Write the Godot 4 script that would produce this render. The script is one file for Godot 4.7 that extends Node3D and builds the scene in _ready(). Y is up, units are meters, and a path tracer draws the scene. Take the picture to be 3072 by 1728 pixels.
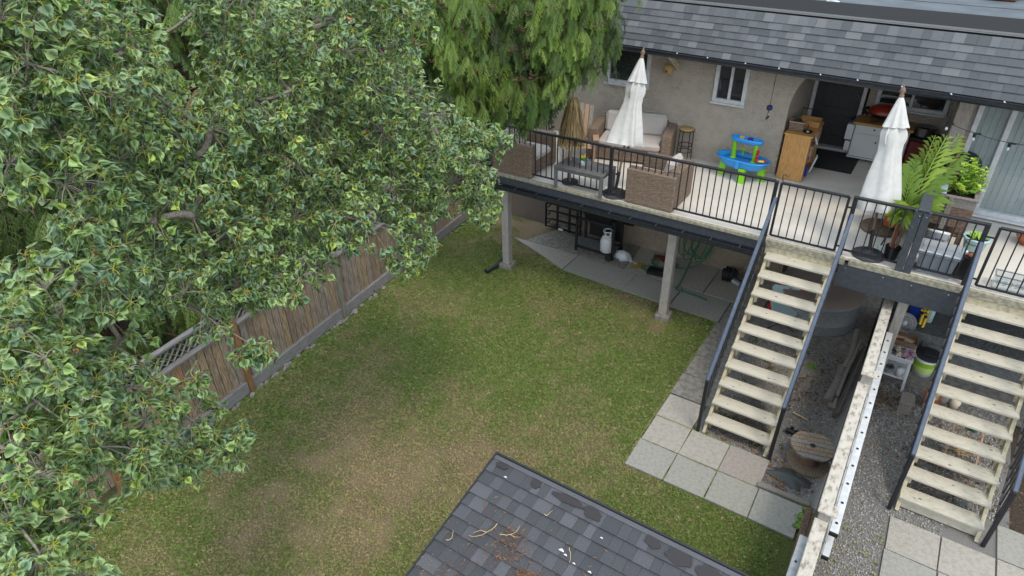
extends Node3D
# A fenced back yard seen from above: two townhouse decks with stairs, a lawn, a poplar and cedars.

const D := 2.464            # deck floor height
const RAIL := 3.42          # top of the deck railing
const RISE := 0.224         # stair riser
const RUN := 0.2104
var M := {}
var rng := RandomNumberGenerator.new()
var used := {}
var bumps := {}
var nofold: Callable

# ---------------------------------------------------------------- materials
func lin(h: String) -> Color:
	return Color(h).srgb_to_linear()

func noise_of(s: int, freq: float, oct := 4, type := FastNoiseLite.TYPE_SIMPLEX_SMOOTH) -> FastNoiseLite:
	var n := FastNoiseLite.new()
	n.seed = s; n.frequency = freq; n.fractal_octaves = oct; n.noise_type = type
	return n

func ntx(s: int, freq: float, cols: Array, offs: Array, size := 512, oct := 4, normal := false, bump := 4.0, type := FastNoiseLite.TYPE_SIMPLEX_SMOOTH) -> NoiseTexture2D:
	var t := NoiseTexture2D.new()
	t.width = size; t.height = size; t.seamless = true
	t.noise = noise_of(s, freq, oct, type)
	if normal:
		t.as_normal_map = true; t.bump_strength = bump
	else:
		var g := Gradient.new()
		g.offsets = PackedFloat32Array(offs)
		var pc := PackedColorArray()
		for c in cols: pc.append(Color(c))
		g.colors = pc
		t.color_ramp = g
	return t

func mat(key: String, col, rough := 0.8, metal := 0.0) -> StandardMaterial3D:
	var m := StandardMaterial3D.new()
	m.albedo_color = Color(col) if col is String else col
	m.roughness = rough; m.metallic = metal
	m.cull_mode = BaseMaterial3D.CULL_DISABLED
	M[key] = m
	return m

func tri(m: StandardMaterial3D, sc: Vector3, world := true) -> StandardMaterial3D:
	m.uv1_triplanar = true; m.uv1_world_triplanar = world; m.uv1_scale = sc
	m.uv1_triplanar_sharpness = 8.0
	return m

# a material with a mottled colour and fine relief, both over world axes
func rough_mat(key: String, s: int, freq: float, cols: Array, offs: Array, sc: Vector3, rough := 0.85, bump := 0.0, bfreq := 0.05, world := true) -> StandardMaterial3D:
	var m := mat(key, Color.WHITE, rough)
	var mid := Color(cols[1]); var soft := []; var kf := 0.7 if key.begins_with("slab") else 0.45
	for c in cols: soft.append(Color(c).lerp(mid, kf).to_html())
	m.albedo_texture = ntx(s, freq, soft, offs)
	if bump > 0.0:
		m.normal_enabled = true
		var nk := "%.3f" % bfreq
		if not bumps.has(nk): bumps[nk] = ntx(77, bfreq, [], [], 512, 4, true, 4.0)
		m.normal_texture = bumps[nk]; m.normal_scale = bump / 4.0
	return tri(m, sc, world)

func recolor(key: String, from: String, col) -> StandardMaterial3D:
	var m: StandardMaterial3D = M[from].duplicate()
	m.albedo_color = Color(col) if col is String else col
	M[key] = m
	return m

func wicker_textures() -> Array:
	var n := 256
	var hi := Image.create(n, n, false, Image.FORMAT_RGB8)
	var co := Image.create(n, n, false, Image.FORMAT_RGB8)
	var r := RandomNumberGenerator.new(); r.seed = 5
	var tint := []
	for k in 16 * 8: tint.append(r.randf())
	for y in n:
		for x in n:
			var row := int(y / 16.0); var fy := fmod(y, 16.0) / 16.0
			var ph := (x / 32.0 + (0.5 if row % 2 == 0 else 0.0))
			var wave := 0.5 + 0.5 * cos(ph * TAU)
			var h := sin(fy * PI) * (0.6 + 0.4 * wave)
			var t: float = 0.3 + 0.5 * tint[row * 8 + int(fmod(ph + 0.5, 8.0))]
			hi.set_pixel(x, y, Color(h, h, h))
			var c := Color("#604f42").lerp(Color("#a08b78"), t)
			c = c.lerp(Color("#c4b3a2"), 0.4 * maxf(0.0, t - 0.7) / 0.3)
			if h < 0.3: c = c.lerp(Color("#1e1713"), (0.3 - h) / 0.3)
			co.set_pixel(x, y, c)
	hi.bump_map_to_normal_map(6.0)
	co.generate_mipmaps(); hi.generate_mipmaps()
	return [ImageTexture.create_from_image(co), ImageTexture.create_from_image(hi)]

func make_materials():
	rough_mat("stucco", 3, 0.012, ["#b1a79a", "#bcb2a5", "#c2b9ad"], [0.25, 0.5, 0.8], Vector3.ONE * 0.6, 0.95, 10.0, 0.09)
	recolor("stucco_lower", "stucco", "#d8d0c6")
	rough_mat("grey_wall", 4, 0.02, ["#5b5d5f", "#686a6b", "#737474"], [0.2, 0.5, 0.8], Vector3.ONE * 0.6, 0.95, 5.0)
	rough_mat("deck_vinyl", 5, 0.01, ["#c8c2b8", "#d2ccc3", "#d7d2ca"], [0.2, 0.5, 0.8], Vector3.ONE * 0.35, 0.6)
	rough_mat("deck_edge", 6, 0.02, ["#6d6a58", "#96917f", "#a8a393"], [0.28, 0.5, 0.75], Vector3.ONE * 1.2, 0.85)
	rough_mat("black_metal", 7, 0.02, ["#17191d", "#1d2025", "#25282e"], [0.2, 0.5, 0.8], Vector3.ONE, 0.55)
	recolor("rail_blue", "black_metal", Color(2.0, 2.15, 2.3))
	rough_mat("gutter", 8, 0.03, ["#1e2127", "#272b31", "#40444a"], [0.3, 0.55, 0.85], Vector3.ONE, 0.38)
	rough_mat("fascia", 9, 0.02, ["#34383e", "#3b4046", "#454a50"], [0.2, 0.5, 0.8], Vector3.ONE, 0.6)
	rough_mat("post_paint", 10, 0.02, ["#8e8780", "#a09a93", "#aca69f"], [0.2, 0.5, 0.8], Vector3(1.5, .5, 1.5), 0.7, 2.0)
	rough_mat("tread_paint", 11, 0.012, ["#b0a998", "#bab4a4", "#c0baab"], [0.12, 0.4, 0.8], Vector3(0.5, 2.0, 2.2), 0.75, 3.0, 0.03)
	rough_mat("tread_worn", 12, 0.016, ["#8d8674", "#b4ae9e", "#bdb7a8"], [0.04, 0.3, 0.75], Vector3(0.7, 2.0, 1.6), 0.8, 3.0, 0.03)
	rough_mat("stringer", 13, 0.02, ["#8b8068", "#b7ae94", "#c4bca4"], [0.2, 0.5, 0.8], Vector3.ONE, 0.8, 2.0)
	rough_mat("white_trim", 14, 0.015, ["#b4b7ba", "#c6c9cb", "#d0d3d4"], [0.2, 0.5, 0.8], Vector3.ONE, 0.5)
	for k in 6:
		var c: String = ["#867562", "#7c6b5b", "#8d7e6e", "#917c63", "#867b71", "#937354"][k]
		var m := rough_mat("board_%d" % k, 20 + k, 0.022, [Color(c).darkened(0.38).to_html(), c, Color(c).lightened(0.16).to_html()], [0.22, 0.5, 0.8], Vector3(3.2, 0.32, 3.2), 0.9, 4.0, 0.03)
		m.uv1_offset = Vector3(k * 0.31, k * 0.17, 0)
	rough_mat("weathered", 27, 0.02, ["#5f5c5b", "#7d7b7b", "#949292"], [0.2, 0.5, 0.8], Vector3(4, 4, 0.4), 0.9, 4.0)
	rough_mat("orange_post", 28, 0.02, ["#654831", "#83603f", "#94704e"], [0.2, 0.5, 0.8], Vector3(3, 0.3, 3), 0.85, 3.0)
	rough_mat("grey_post", 29, 0.02, ["#5b594f", "#7a7a6c", "#87887b"], [0.2, 0.5, 0.8], Vector3(3, 0.3, 3), 0.9, 3.0)
	rough_mat("worn_white", 30, 0.02, ["#665d51", "#b3aca1", "#c6c1b9"], [0.16, 0.42, 0.75], Vector3(1.3, 1.3, .7), 0.85, 3.0)
	rough_mat("divider_wood", 31, 0.03, ["#47443f", "#66625b", "#7d7870"], [0.2, 0.5, 0.8], Vector3(3, .4, 3), 0.9, 3.0)
	for k in 4:
		var c2: String = ["#a09b92", "#a39e95", "#94938b", "#978f87"][k]
		rough_mat("slab_%d" % k, 34 + k, 0.03, [Color(c2).darkened(0.22).to_html(), c2, Color(c2).lightened(0.1).to_html()], [0.22, 0.5, 0.8], Vector3.ONE * (0.7 + 0.1 * k), 0.9, 3.0, 0.12)
	rough_mat("old_concrete", 40, 0.018, ["#66625a", "#86827b", "#96928b"], [0.25, 0.52, 0.8], Vector3.ONE * 0.8, 0.92, 4.0, 0.1)
	rough_mat("gravel_bed", 41, 0.09, ["#615f5b", "#858380", "#9d9b97"], [0.3, 0.5, 0.72], Vector3.ONE * 1.5, 0.95, 9.0, 0.12)
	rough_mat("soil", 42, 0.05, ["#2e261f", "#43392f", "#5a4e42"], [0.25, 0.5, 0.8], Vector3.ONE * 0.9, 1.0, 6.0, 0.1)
	rough_mat("flat_roof", 43, 0.008, ["#475057", "#535c63", "#5e666d"], [0.22, 0.5, 0.8], Vector3.ONE * 0.35, 0.95)
	var ws := wicker_textures()
	var w := mat("wicker", Color.WHITE, 0.62)
	w.albedo_texture = ws[0]; w.normal_enabled = true; w.normal_texture = ws[1]; w.normal_scale = 1.0
	tri(w, Vector3.ONE * 3.9, false)
	rough_mat("cushion", 45, 0.05, ["#a8a09c", "#b7b0ab", "#c1bab5"], [0.2, 0.5, 0.8], Vector3.ONE * 2.0, 0.95, 2.0, 0.15)
	var cn := rough_mat("canvas", 46, 0.012, ["#bdbdba", "#c8c8c5", "#d0d0cd"], [0.25, 0.5, 0.8], Vector3.ONE * 1.1, 0.9, 1.2, 0.1)
	cn.backlight_enabled = true; cn.backlight = Color(.18, .18, .17)
	rough_mat("pine", 47, 0.02, ["#9f733f", "#b98a50", "#c79b62"], [0.25, 0.5, 0.8], Vector3(2.6, .4, 2.6), 0.6, 1.0, 0.05, false)
	rough_mat("grey_wood", 48, 0.02, ["#6d665d", "#8b847a", "#9d968c"], [0.2, 0.5, 0.8], Vector3(1.4, 1.4, 1.4), 0.85, 3.0, 0.05, false)
	rough_mat("teak", 49, 0.02, ["#886a52", "#a5876e", "#b59a83"], [0.2, 0.5, 0.8], Vector3(1.6, 1.6, 1.6), 0.8, 2.0, 0.05, false)
	rough_mat("charcoal_wood", 50, 0.02, ["#515152", "#626263", "#6e6e70"], [0.2, 0.5, 0.8], Vector3(.7, 2, 4), 0.75, 2.0, 0.05, false)
	rough_mat("spool_wood", 51, 0.025, ["#5d5041", "#857564", "#998a78"], [0.2, 0.5, 0.8], Vector3(.8, 3, 4), 0.88, 4.0, 0.05, false)
	rough_mat("drift", 52, 0.03, ["#625d58", "#807a74", "#958f88"], [0.2, 0.5, 0.8], Vector3(2, 2, 2), 0.9, 4.0)
	rough_mat("galvanised", 53, 0.02, ["#84878a", "#989b9d", "#a6a9ab"], [0.25, 0.5, 0.8], Vector3(1, 2, 1), 0.42, 0.0)
	M["galvanised"].metallic = 0.35
	rough_mat("stone_base", 54, 0.06, ["#2c2d31", "#3c3e43", "#4b4d52"], [0.25, 0.5, 0.8], Vector3.ONE * 3, 0.8, 5.0, 0.1)
	rough_mat("mat_black", 55, 0.12, ["#222426", "#333638", "#484b4d"], [0.3, 0.5, 0.75], Vector3.ONE * 2, 0.95, 5.0, 0.2)
	rough_mat("door_dark", 56, 0.02, ["#2a2c2f", "#313437", "#3a3d40"], [0.2, 0.5, 0.8], Vector3.ONE, 0.55)
	rough_mat("planter_wood", 57, 0.02, ["#4b3a2f", "#6b5749", "#816e60"], [0.2, 0.5, 0.8], Vector3(1.2, 3, 1.2), 0.9, 4.0)
	rough_mat("bark", 58, 0.03, ["#575148", "#857d71", "#a39c90"], [0.2, 0.5, 0.8], Vector3(3, 3, 3), 0.9, 6.0, 0.06)
	rough_mat("moss_bark", 59, 0.03, ["#3c2b1c", "#5b4424", "#6d6a2e"], [0.2, 0.5, 0.75], Vector3(2, 2, 2), 1.0, 6.0, 0.06)
	rough_mat("cedar_bark", 60, 0.03, ["#3c2d24", "#574337", "#6d594b"], [0.2, 0.5, 0.8], Vector3(3, .5, 3), 0.95, 5.0, 0.06)
	rough_mat("granules", 62, 0.09, ["#989898", "#d8d8d8", "#ffffff"], [0.3, 0.5, 0.75], Vector3.ONE * 2.4, 0.95, 3.0, 0.2)
	for k in 7:
		var c3: String = ["#54585c", "#5c6064", "#616569", "#66696d", "#585c60", "#6d7074", "#737678"][k]
		recolor("shingle_%d" % k, "granules", Color(c3) * 1.16)
	for k in 5:
		var c4: String = ["#46484d", "#494b50", "#4c4e53", "#55575d", "#5c5e64"][k]
		recolor("shed_shingle_%d" % k, "granules", Color(c4) * 1.16)
	mat("tar", "#2f2d30", 0.8); mat("flash", "#24272b", 0.8)
	mat("white", "#c9ccce", 0.5); mat("white_plastic", "#ced2d3", 0.35); mat("black", "#17181a", 0.45); mat("rubber", "#1b1c1e", 0.7)
	mat("steel", "#9a9c9e", 0.28, 0.9); mat("iron", "#3b3a3b", 0.5, 0.6)
	mat("blue_toy", "#2a8fdc", 0.32); mat("blue_water", "#1a72bd", 0.15); mat("green_toy", "#7fc41d", 0.38); mat("red_toy", "#b8232b", 0.4); mat("yellow", "#e0bd22", 0.4); mat("purple", "#4b2a86", 0.35)
	mat("red_enamel", "#8e2a1a", 0.3); mat("red_dark", "#5e1719", 0.4); mat("red_cloth", "#c23029", 0.8); mat("teal_cloth", "#a9c4c6", 0.85); mat("pink_cloth", "#b37f94", 0.85)
	mat("butcher", "#a97f49", 0.5); mat("terracotta", "#9c5638", 0.8); mat("terra_dark", "#7d4630", 0.85); mat("potsoil", "#2b211b", 1.0)
	mat("tote", "#777c83", 0.45); mat("tote_lid", "#999da3", 0.5); mat("mint", "#a6c6c9", 0.35); mat("blue_bin", "#16388f", 0.4)
	mat("hose", "#2a6b4b", 0.4); mat("yellow_pad", "#9b8248", 0.9); mat("tarp", "#3c403f", 0.6); mat("cover_brown", "#8a7e75", 0.85); mat("cover_black", "#26282b", 0.75)
	mat("bbq_green", "#28361f", 0.4); mat("solar", "#8fa3ad", 0.2); mat("navy", "#1d2257", 0.6); mat("teal_print", "#4f9b96", 0.6)
	mat("lime", "#8fb62c", 0.5); mat("lime_pale", "#b9cf76", 0.5); mat("straw", "#a18a60", 0.95); mat("straw_light", "#c4ad80", 0.95); mat("straw_dark", "#735c37", 0.95)
	mat("bamboo", "#a78b5b", 0.7); mat("umb_wood", "#76604f", 0.6); mat("cord", "#a9a08d", 0.7); mat("paper", "#c6cacd", 0.8); mat("cardboard", "#a5845c", 0.9)
	mat("lavender", "#9c7fa0", 0.9); mat("ivory", "#cfc6ae", 0.9); mat("rose", "#b5899a", 0.9); mat("grey_leaf", "#565d5b", 0.9)
	mat("blind", "#868d85", 0.75); mat("interior", "#202326", 0.9); mat("bulb_white", "#b4bcc0", 0.15); mat("brown_paint", "#6b5a4c", 0.8); mat("bag", "#c2c6c9", 0.35)
	var g := mat("glass", Color(0.75, 0.82, 0.84, 0.22), 0.03); g.transparency = BaseMaterial3D.TRANSPARENCY_ALPHA
	var wg := mat("window_glass", Color(0.2, 0.23, 0.24, 0.55), 0.02); wg.transparency = BaseMaterial3D.TRANSPARENCY_ALPHA; wg.metallic_specular = 0.8
	var leafcols := ["#7b9655", "#6f8c53", "#88a05e", "#688555", "#90a75c"]
	for k in 5:
		var lm := mat("leaf_%d" % k, leafcols[k], 0.48)
		lm.backlight_enabled = true; lm.backlight = Color(.42, .5, .14); lm.metallic_specular = 0.85
	var lv := mat("leaf_tinted", Color.WHITE, 0.48); lv.vertex_color_use_as_albedo = true
	lv.backlight_enabled = true; lv.backlight = Color(.42, .5, .14); lv.metallic_specular = 0.85
	mat("petiole", "#aeb04c", 0.5); mat("dry_leaf", "#9a7145", 0.8)
	var sv := mat("tinted", Color.WHITE, 0.75); sv.vertex_color_use_as_albedo = true
	var fv := mat("foliage_tinted", Color.WHITE, 0.6); fv.vertex_color_use_as_albedo = true
	fv.backlight_enabled = true; fv.backlight = Color(.3, .4, .1)
	var tk := mat("spray_0", "#5f8022", 0.6); tk.backlight_enabled = true; tk.backlight = Color(.3, .4, .1); tk.vertex_color_use_as_albedo = true
	var tl := mat("spray_1", "#48691f", 0.6); tl.backlight_enabled = true; tl.backlight = Color(.3, .4, .1); tl.vertex_color_use_as_albedo = true
	var gr := mat("ground_tinted", Color.WHITE, 1.0); gr.vertex_color_use_as_albedo = true
	gr.albedo_texture = ntx(90, 0.1, ["#9a9a9a", "#d0d0d0", "#ffffff"], [0.3, 0.5, 0.75]); tri(gr, Vector3.ONE * 0.9)
	gr.normal_enabled = true; gr.normal_texture = ntx(91, 0.15, [], [], 512, 4, true, 8.0)

# ---------------------------------------------------------------- mesh helpers
func S() -> SurfaceTool:
	var s := SurfaceTool.new(); s.begin(Mesh.PRIMITIVE_TRIANGLES); s.set_smooth_group(-1)
	return s

func q4(s: SurfaceTool, a: Vector3, b: Vector3, c: Vector3, d: Vector3):
	for v in [a, b, c, a, c, d]: s.add_vertex(v)

func t3(s: SurfaceTool, a: Vector3, b: Vector3, c: Vector3):
	s.add_vertex(a); s.add_vertex(b); s.add_vertex(c)

func box(s: SurfaceTool, c: Vector3, z: Vector3, b := Basis(), taper := 1.0):
	s.set_smooth_group(-1)
	var h := z * 0.5; var p := []
	for k in 8:
		var f := taper if (k & 2) == 0 else 1.0
		p.append(c + b * Vector3((h.x if k & 1 else -h.x) * f, h.y if k & 2 else -h.y, (h.z if k & 4 else -h.z) * f))
	q4(s, p[4], p[6], p[7], p[5]); q4(s, p[1], p[3], p[2], p[0]); q4(s, p[5], p[7], p[3], p[1])
	q4(s, p[0], p[2], p[6], p[4]); q4(s, p[6], p[2], p[3], p[7]); q4(s, p[0], p[4], p[5], p[1])

# a box with chamfered edges
func cbox(s: SurfaceTool, c: Vector3, z: Vector3, r := 0.01, b := Basis()):
	s.set_smooth_group(-1)
	var h := z * 0.5; r = minf(r, minf(h.x, minf(h.y, h.z)) * 0.9)
	var ax := [Vector3.RIGHT, Vector3.UP, Vector3.BACK]
	var tri3 := func(p0, p1, p2):
		var n: Vector3 = (p1 - p0).cross(p2 - p0)
		if n.dot((p0 + p1 + p2) / 3.0) > 0.0: t3(s, c + b * p0, c + b * p2, c + b * p1)
		else: t3(s, c + b * p0, c + b * p1, c + b * p2)
	var P := func(i, sx, sy, sz):
		var v := Vector3(h.x * sx, h.y * sy, h.z * sz); var o := Vector3(sx, sy, sz) * r
		o[i] = 0.0
		return v - o
	for i in 3:
		var j := (i + 1) % 3; var k := (i + 2) % 3
		for sg in [-1, 1]:
			var q := []
			for e in [[-1, -1], [1, -1], [1, 1], [-1, 1]]:
				var sv := [0, 0, 0]; sv[i] = sg; sv[j] = e[0]; sv[k] = e[1]
				q.append(P.call(i, sv[0], sv[1], sv[2]))
			tri3.call(q[0], q[1], q[2]); tri3.call(q[0], q[2], q[3])
		for e in [[-1, -1], [1, -1], [1, 1], [-1, 1]]:
			var a := [0, 0, 0]; a[i] = -1; a[j] = e[0]; a[k] = e[1]
			var d := a.duplicate(); d[i] = 1
			var p0 = P.call(j, a[0], a[1], a[2]); var p1 = P.call(j, d[0], d[1], d[2])
			var p2 = P.call(k, d[0], d[1], d[2]); var p3 = P.call(k, a[0], a[1], a[2])
			tri3.call(p0, p1, p2); tri3.call(p0, p2, p3)
	for k in 8:
		var g := [1 if k & 1 else -1, 1 if k & 2 else -1, 1 if k & 4 else -1]
		tri3.call(P.call(0, g[0], g[1], g[2]), P.call(1, g[0], g[1], g[2]), P.call(2, g[0], g[1], g[2]))

# a bar with a square section between two points
func bar(s: SurfaceTool, a: Vector3, b: Vector3, w := 0.02, h := 0.0):
	var d := b - a; var l := d.length()
	var y := d / l; var ref := Vector3.UP if absf(y.y) < 0.9 else Vector3.BACK
	var x := ref.cross(y).normalized(); var z := x.cross(y)
	box(s, (a + b) * 0.5, Vector3(w, l, h if h > 0.0 else w), Basis(x, y, z))

func tube(s: SurfaceTool, pts: Array, r0: float, r1 := -1.0, n := 6, caps := true):
	s.set_smooth_group(1)
	if r1 < 0.0: r1 = r0
	var rings := []; var m := pts.size()
	var prev := Vector3.ZERO
	for i in m:
		var d: Vector3 = (pts[mini(i + 1, m - 1)] - pts[maxi(i - 1, 0)]).normalized()
		var x := prev - d * prev.dot(d)
		if x.length() < 0.05: x = (Vector3.UP if absf(d.y) < 0.9 else Vector3.RIGHT).cross(d)
		x = x.normalized(); prev = x
		var y := d.cross(x)
		var r := lerpf(r0, r1, float(i) / maxf(1, m - 1))
		var ring := []
		for k in n: ring.append(pts[i] + (x * cos(TAU * k / n) + y * sin(TAU * k / n)) * r)
		rings.append(ring)
	for i in m - 1:
		for k in n:
			var k2 := (k + 1) % n
			q4(s, rings[i][k], rings[i][k2], rings[i + 1][k2], rings[i + 1][k])
	if caps:
		s.set_smooth_group(-1)
		for k in n:
			t3(s, pts[0], rings[0][(k + 1) % n], rings[0][k]); t3(s, pts[m - 1], rings[m - 1][k], rings[m - 1][(k + 1) % n])

# profile of (radius, height) turned about an axis; fold(angle, share) scales the radius
func lathe(s: SurfaceTool, prof: Array, at := Vector3.ZERO, n := 20, b := Basis(), fold: Callable = nofold, flat := false):
	s.set_smooth_group(-1 if flat else 2)
	var rings := []
	for i in prof.size():
		var ring := []
		for k in n:
			var an := TAU * k / n
			var f := 1.0
			if fold.is_valid(): f = fold.call(an, float(i) / (prof.size() - 1))
			ring.append(at + b * Vector3(cos(an) * prof[i][0] * f, prof[i][1], sin(an) * prof[i][0] * f))
		rings.append(ring)
	for i in prof.size() - 1:
		for k in n:
			var k2 := (k + 1) % n
			if prof[i][0] > 1e-5: t3(s, rings[i][k], rings[i + 1][k2], rings[i][k2])
			if prof[i + 1][0] > 1e-5: t3(s, rings[i][k], rings[i + 1][k], rings[i + 1][k2])

func cyl(s: SurfaceTool, at: Vector3, r: float, h: float, n := 18, r2 := -1.0, b := Basis()):
	if r2 < 0.0: r2 = r
	lathe(s, [[0, 0], [r, 0]], at, n, b, nofold, true)
	lathe(s, [[r, 0], [r2, h]], at, n, b)
	lathe(s, [[r2, h], [0, h]], at, n, b, nofold, true)

func ball(s: SurfaceTool, at: Vector3, r: Vector3, n := 12):
	var pr := []
	for i in 9:
		var a := -PI / 2 + PI * i / 8
		pr.append([cos(a), sin(a)])
	lathe(s, pr, at, n, Basis.from_scale(r))

# an outline in a plane pushed to a thickness: p -> at + b * (x, y, 0..-depth)
func prism(s: SurfaceTool, pts: Array, depth: float, at := Vector3.ZERO, b := Basis()):
	s.set_smooth_group(-1)
	var pv := PackedVector2Array(pts)
	if Geometry2D.is_polygon_clockwise(pv): pv.reverse()
	var id := Geometry2D.triangulate_polygon(pv)
	for i in range(0, id.size(), 3):
		var p := pv[id[i]]; var q := pv[id[i + 1]]; var r := pv[id[i + 2]]
		if (q - p).cross(r - p) < 0: var w := q; q = r; r = w
		t3(s, at + b * Vector3(p.x, p.y, 0), at + b * Vector3(r.x, r.y, 0), at + b * Vector3(q.x, q.y, 0))
		t3(s, at + b * Vector3(p.x, p.y, -depth), at + b * Vector3(q.x, q.y, -depth), at + b * Vector3(r.x, r.y, -depth))
	for i in pv.size():
		var p := pv[i]; var q := pv[(i + 1) % pv.size()]
		q4(s, at + b * Vector3(p.x, p.y, 0), at + b * Vector3(q.x, q.y, 0), at + b * Vector3(q.x, q.y, -depth), at + b * Vector3(p.x, p.y, -depth))

func mesh_of(s: SurfaceTool) -> ArrayMesh:
	s.generate_normals()
	return s.commit()

func numbered(n: String) -> String:
	var k: int = used.get(n, 0); used[n] = k + 1
	return n if k == 0 else "%s_%03d" % [n, k]

func thing(called: String, label: String, category: String, at := Vector3.ZERO, turn := 0.0, group := "") -> Node3D:
	var o := Node3D.new(); o.name = numbered(called); add_child(o)
	o.position = at; o.rotation.y = turn
	o.set_meta("label", label); o.set_meta("category", category)
	if group: o.set_meta("group", group)
	return o

func struct(called: String, label := "") -> Node3D:
	var o := Node3D.new(); o.name = numbered(called); add_child(o)
	o.set_meta("kind", "structure")
	if label: o.set_meta("label", label)
	return o

func put(called: String, m: Mesh, material, parent: Node, at := Vector3.ZERO, b := Basis()) -> MeshInstance3D:
	var o := MeshInstance3D.new(); o.mesh = m; o.name = called
	if material: o.material_override = M[material] if material is String else material
	o.transform = Transform3D(b, at)
	if parent == self: o.name = numbered(called)
	parent.add_child(o, true)
	return o

func obj(called: String, s: SurfaceTool, material, parent: Node) -> MeshInstance3D:
	return put(called, mesh_of(s), material, parent)

func part(called: String, material, parent: Node, f: Callable) -> MeshInstance3D:
	var s := S(); f.call(s)
	return obj(called, s, material, parent)

func bx(called: String, material, parent: Node, c: Vector3, z: Vector3, b := Basis(), r := 0.0) -> MeshInstance3D:
	var s := S()
	if r > 0.0: cbox(s, c, z, r, b)
	else: box(s, c, z, b)
	return obj(called, s, material, parent)

func stuff(called: String, mesh: Mesh, material, xf: Array, cols: Array, parent: Node, label := "", category := "") -> MultiMeshInstance3D:
	var mm := MultiMesh.new(); mm.transform_format = MultiMesh.TRANSFORM_3D
	mm.use_colors = cols.size() > 0; mm.mesh = mesh; mm.instance_count = xf.size()
	for i in xf.size():
		mm.set_instance_transform(i, xf[i])
		if cols.size(): mm.set_instance_color(i, cols[i])
	var o := MultiMeshInstance3D.new(); o.multimesh = mm; o.name = numbered(called) if parent == self else called
	if material: o.material_override = M[material]
	o.set_meta("kind", "stuff")
	if label: o.set_meta("label", label)
	if category: o.set_meta("category", category)
	parent.add_child(o, true)
	return o

func spin(x: float, y: float, z: float) -> Basis:
	return Basis.from_euler(Vector3(x, y, z))

func bez(a: Vector3, b: Vector3, c: Vector3, n := 8) -> Array:
	var r := []
	for i in n + 1:
		var t := float(i) / n
		r.append(a.lerp(b, t).lerp(b.lerp(c, t), t))
	return r

# ---------------------------------------------------------------- setting
func sky_and_camera():
	var cam := Camera3D.new(); cam.name = "camera"; add_child(cam)
	cam.position = Vector3(7.0731, 7.5312, 10.4553)
	cam.fov = 47.688; cam.far = 400.0; cam.near = 0.05
	cam.look_at(cam.position + Vector3(-0.46662, -0.54148, -0.69933), Vector3(-0.28778, 0.84061, -0.45886))
	cam.make_current()
	var sm := ProceduralSkyMaterial.new()
	sm.sky_top_color = Color("#b3bfcb"); sm.sky_horizon_color = Color("#dfe4e8"); sm.sky_curve = 0.2
	sm.ground_bottom_color = Color("#5d6150"); sm.ground_horizon_color = Color("#b9bdb6")
	sm.sky_energy_multiplier = 1.0
	var cov := ntx(300, 0.006, ["#00000000", "#80848a40", "#f2f4f6c0"], [0.3, 0.5, 0.75], 1024, 5)
	sm.sky_cover = cov; sm.sky_cover_modulate = Color(0.9, 0.92, 0.95, 1.0)
	var sky := Sky.new(); sky.sky_material = sm
	var e := Environment.new()
	e.background_mode = Environment.BG_SKY; e.sky = sky
	e.background_energy_multiplier = 1.6
	e.tonemap_mode = Environment.TONE_MAPPER_LINEAR; e.tonemap_exposure = 1.47
	e.sdfgi_enabled = true; e.ssao_enabled = true; e.ssil_enabled = true
	var we := WorldEnvironment.new(); we.name = "environment"; we.environment = e; add_child(we)
	var sun := DirectionalLight3D.new(); sun.name = "sun"; add_child(sun)
	sun.light_energy = 0.42; sun.light_color = Color("#fff3e2"); sun.light_angular_distance = 14.0; sun.shadow_enabled = true
	sun.look_at_from_position(Vector3(0.42, 1.0, 0.28) * 20.0, Vector3.ZERO)

func fence_x(z: float) -> float: return -2.05 + 0.1048 * z

var n_dry: FastNoiseLite
var n_fine: FastNoiseLite
var n_soil: FastNoiseLite
func blob(x: float, z: float, cx: float, cz: float, r: float) -> float:
	return exp(-((x - cx) * (x - cx) + (z - cz) * (z - cz)) / (r * r))

func dryness(x: float, z: float) -> float:
	var d := 0.12 + 0.58 * blob(x, z, 2.7, 5.6, 1.7) + 0.38 * blob(x, z, 0.9, 7.2, 1.8) + 0.35 * blob(x, z, 3.7, 4.2, 1.0) + 0.3 * blob(x, z, -0.6, 4.8, 0.9)
	d -= 0.35 * blob(x, z, 4.4, 1.6, 1.1) + 0.15 * blob(x, z, 1.5, 2.6, 1.2) + 0.3 * blob(x, z, 5.8, 4.6, 1.4)
	d += 0.25 * blob(x, z, 2.6, -0.3, 1.0)
	return clampf(d + 0.62 * n_dry.get_noise_2d(x, z) + 0.35 * n_fine.get_noise_2d(x, z), 0.0, 1.0)

func bare(x: float, z: float) -> float:
	var b := 0.55 * blob(x, z, 1.0, 7.2, 1.7) + 0.35 * blob(x, z, 2.4, 5.6, 1.4) + 1.3 * blob(x, z, -0.7, -1.5, 1.0) + 0.95 * blob(x, z, 3.6, -0.15, 0.75) + 0.8 * blob(x, z, 2.6, -.2, .6) - 0.4
	return clampf((b + 0.9 * n_soil.get_noise_2d(x, z)) * 2.2, 0.0, 1.0)

func patio_edge(x: float) -> float:
	if x < -0.6: return -1.6
	if x < 1.13: return lerpf(-1.15, -0.47, (x + 0.6) / 1.73)
	return lerpf(-0.47, -0.36, clampf((x - 1.13) / 3.5, 0, 1))

func on_lawn(x: float, z: float) -> bool:
	if x < fence_x(z) + 0.06: return false
	if z < patio_edge(x) - 0.02: return false
	if x > 4.66 and z < 1.9: return false
	if x > 4.66 and z < 3.92: return false
	if x > 6.5 and z < 3.3: return false
	if x > 6.48 and x < 7.12 and z < 3.86: return false
	if x > 7.0: return false
	return z < 10.0

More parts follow.
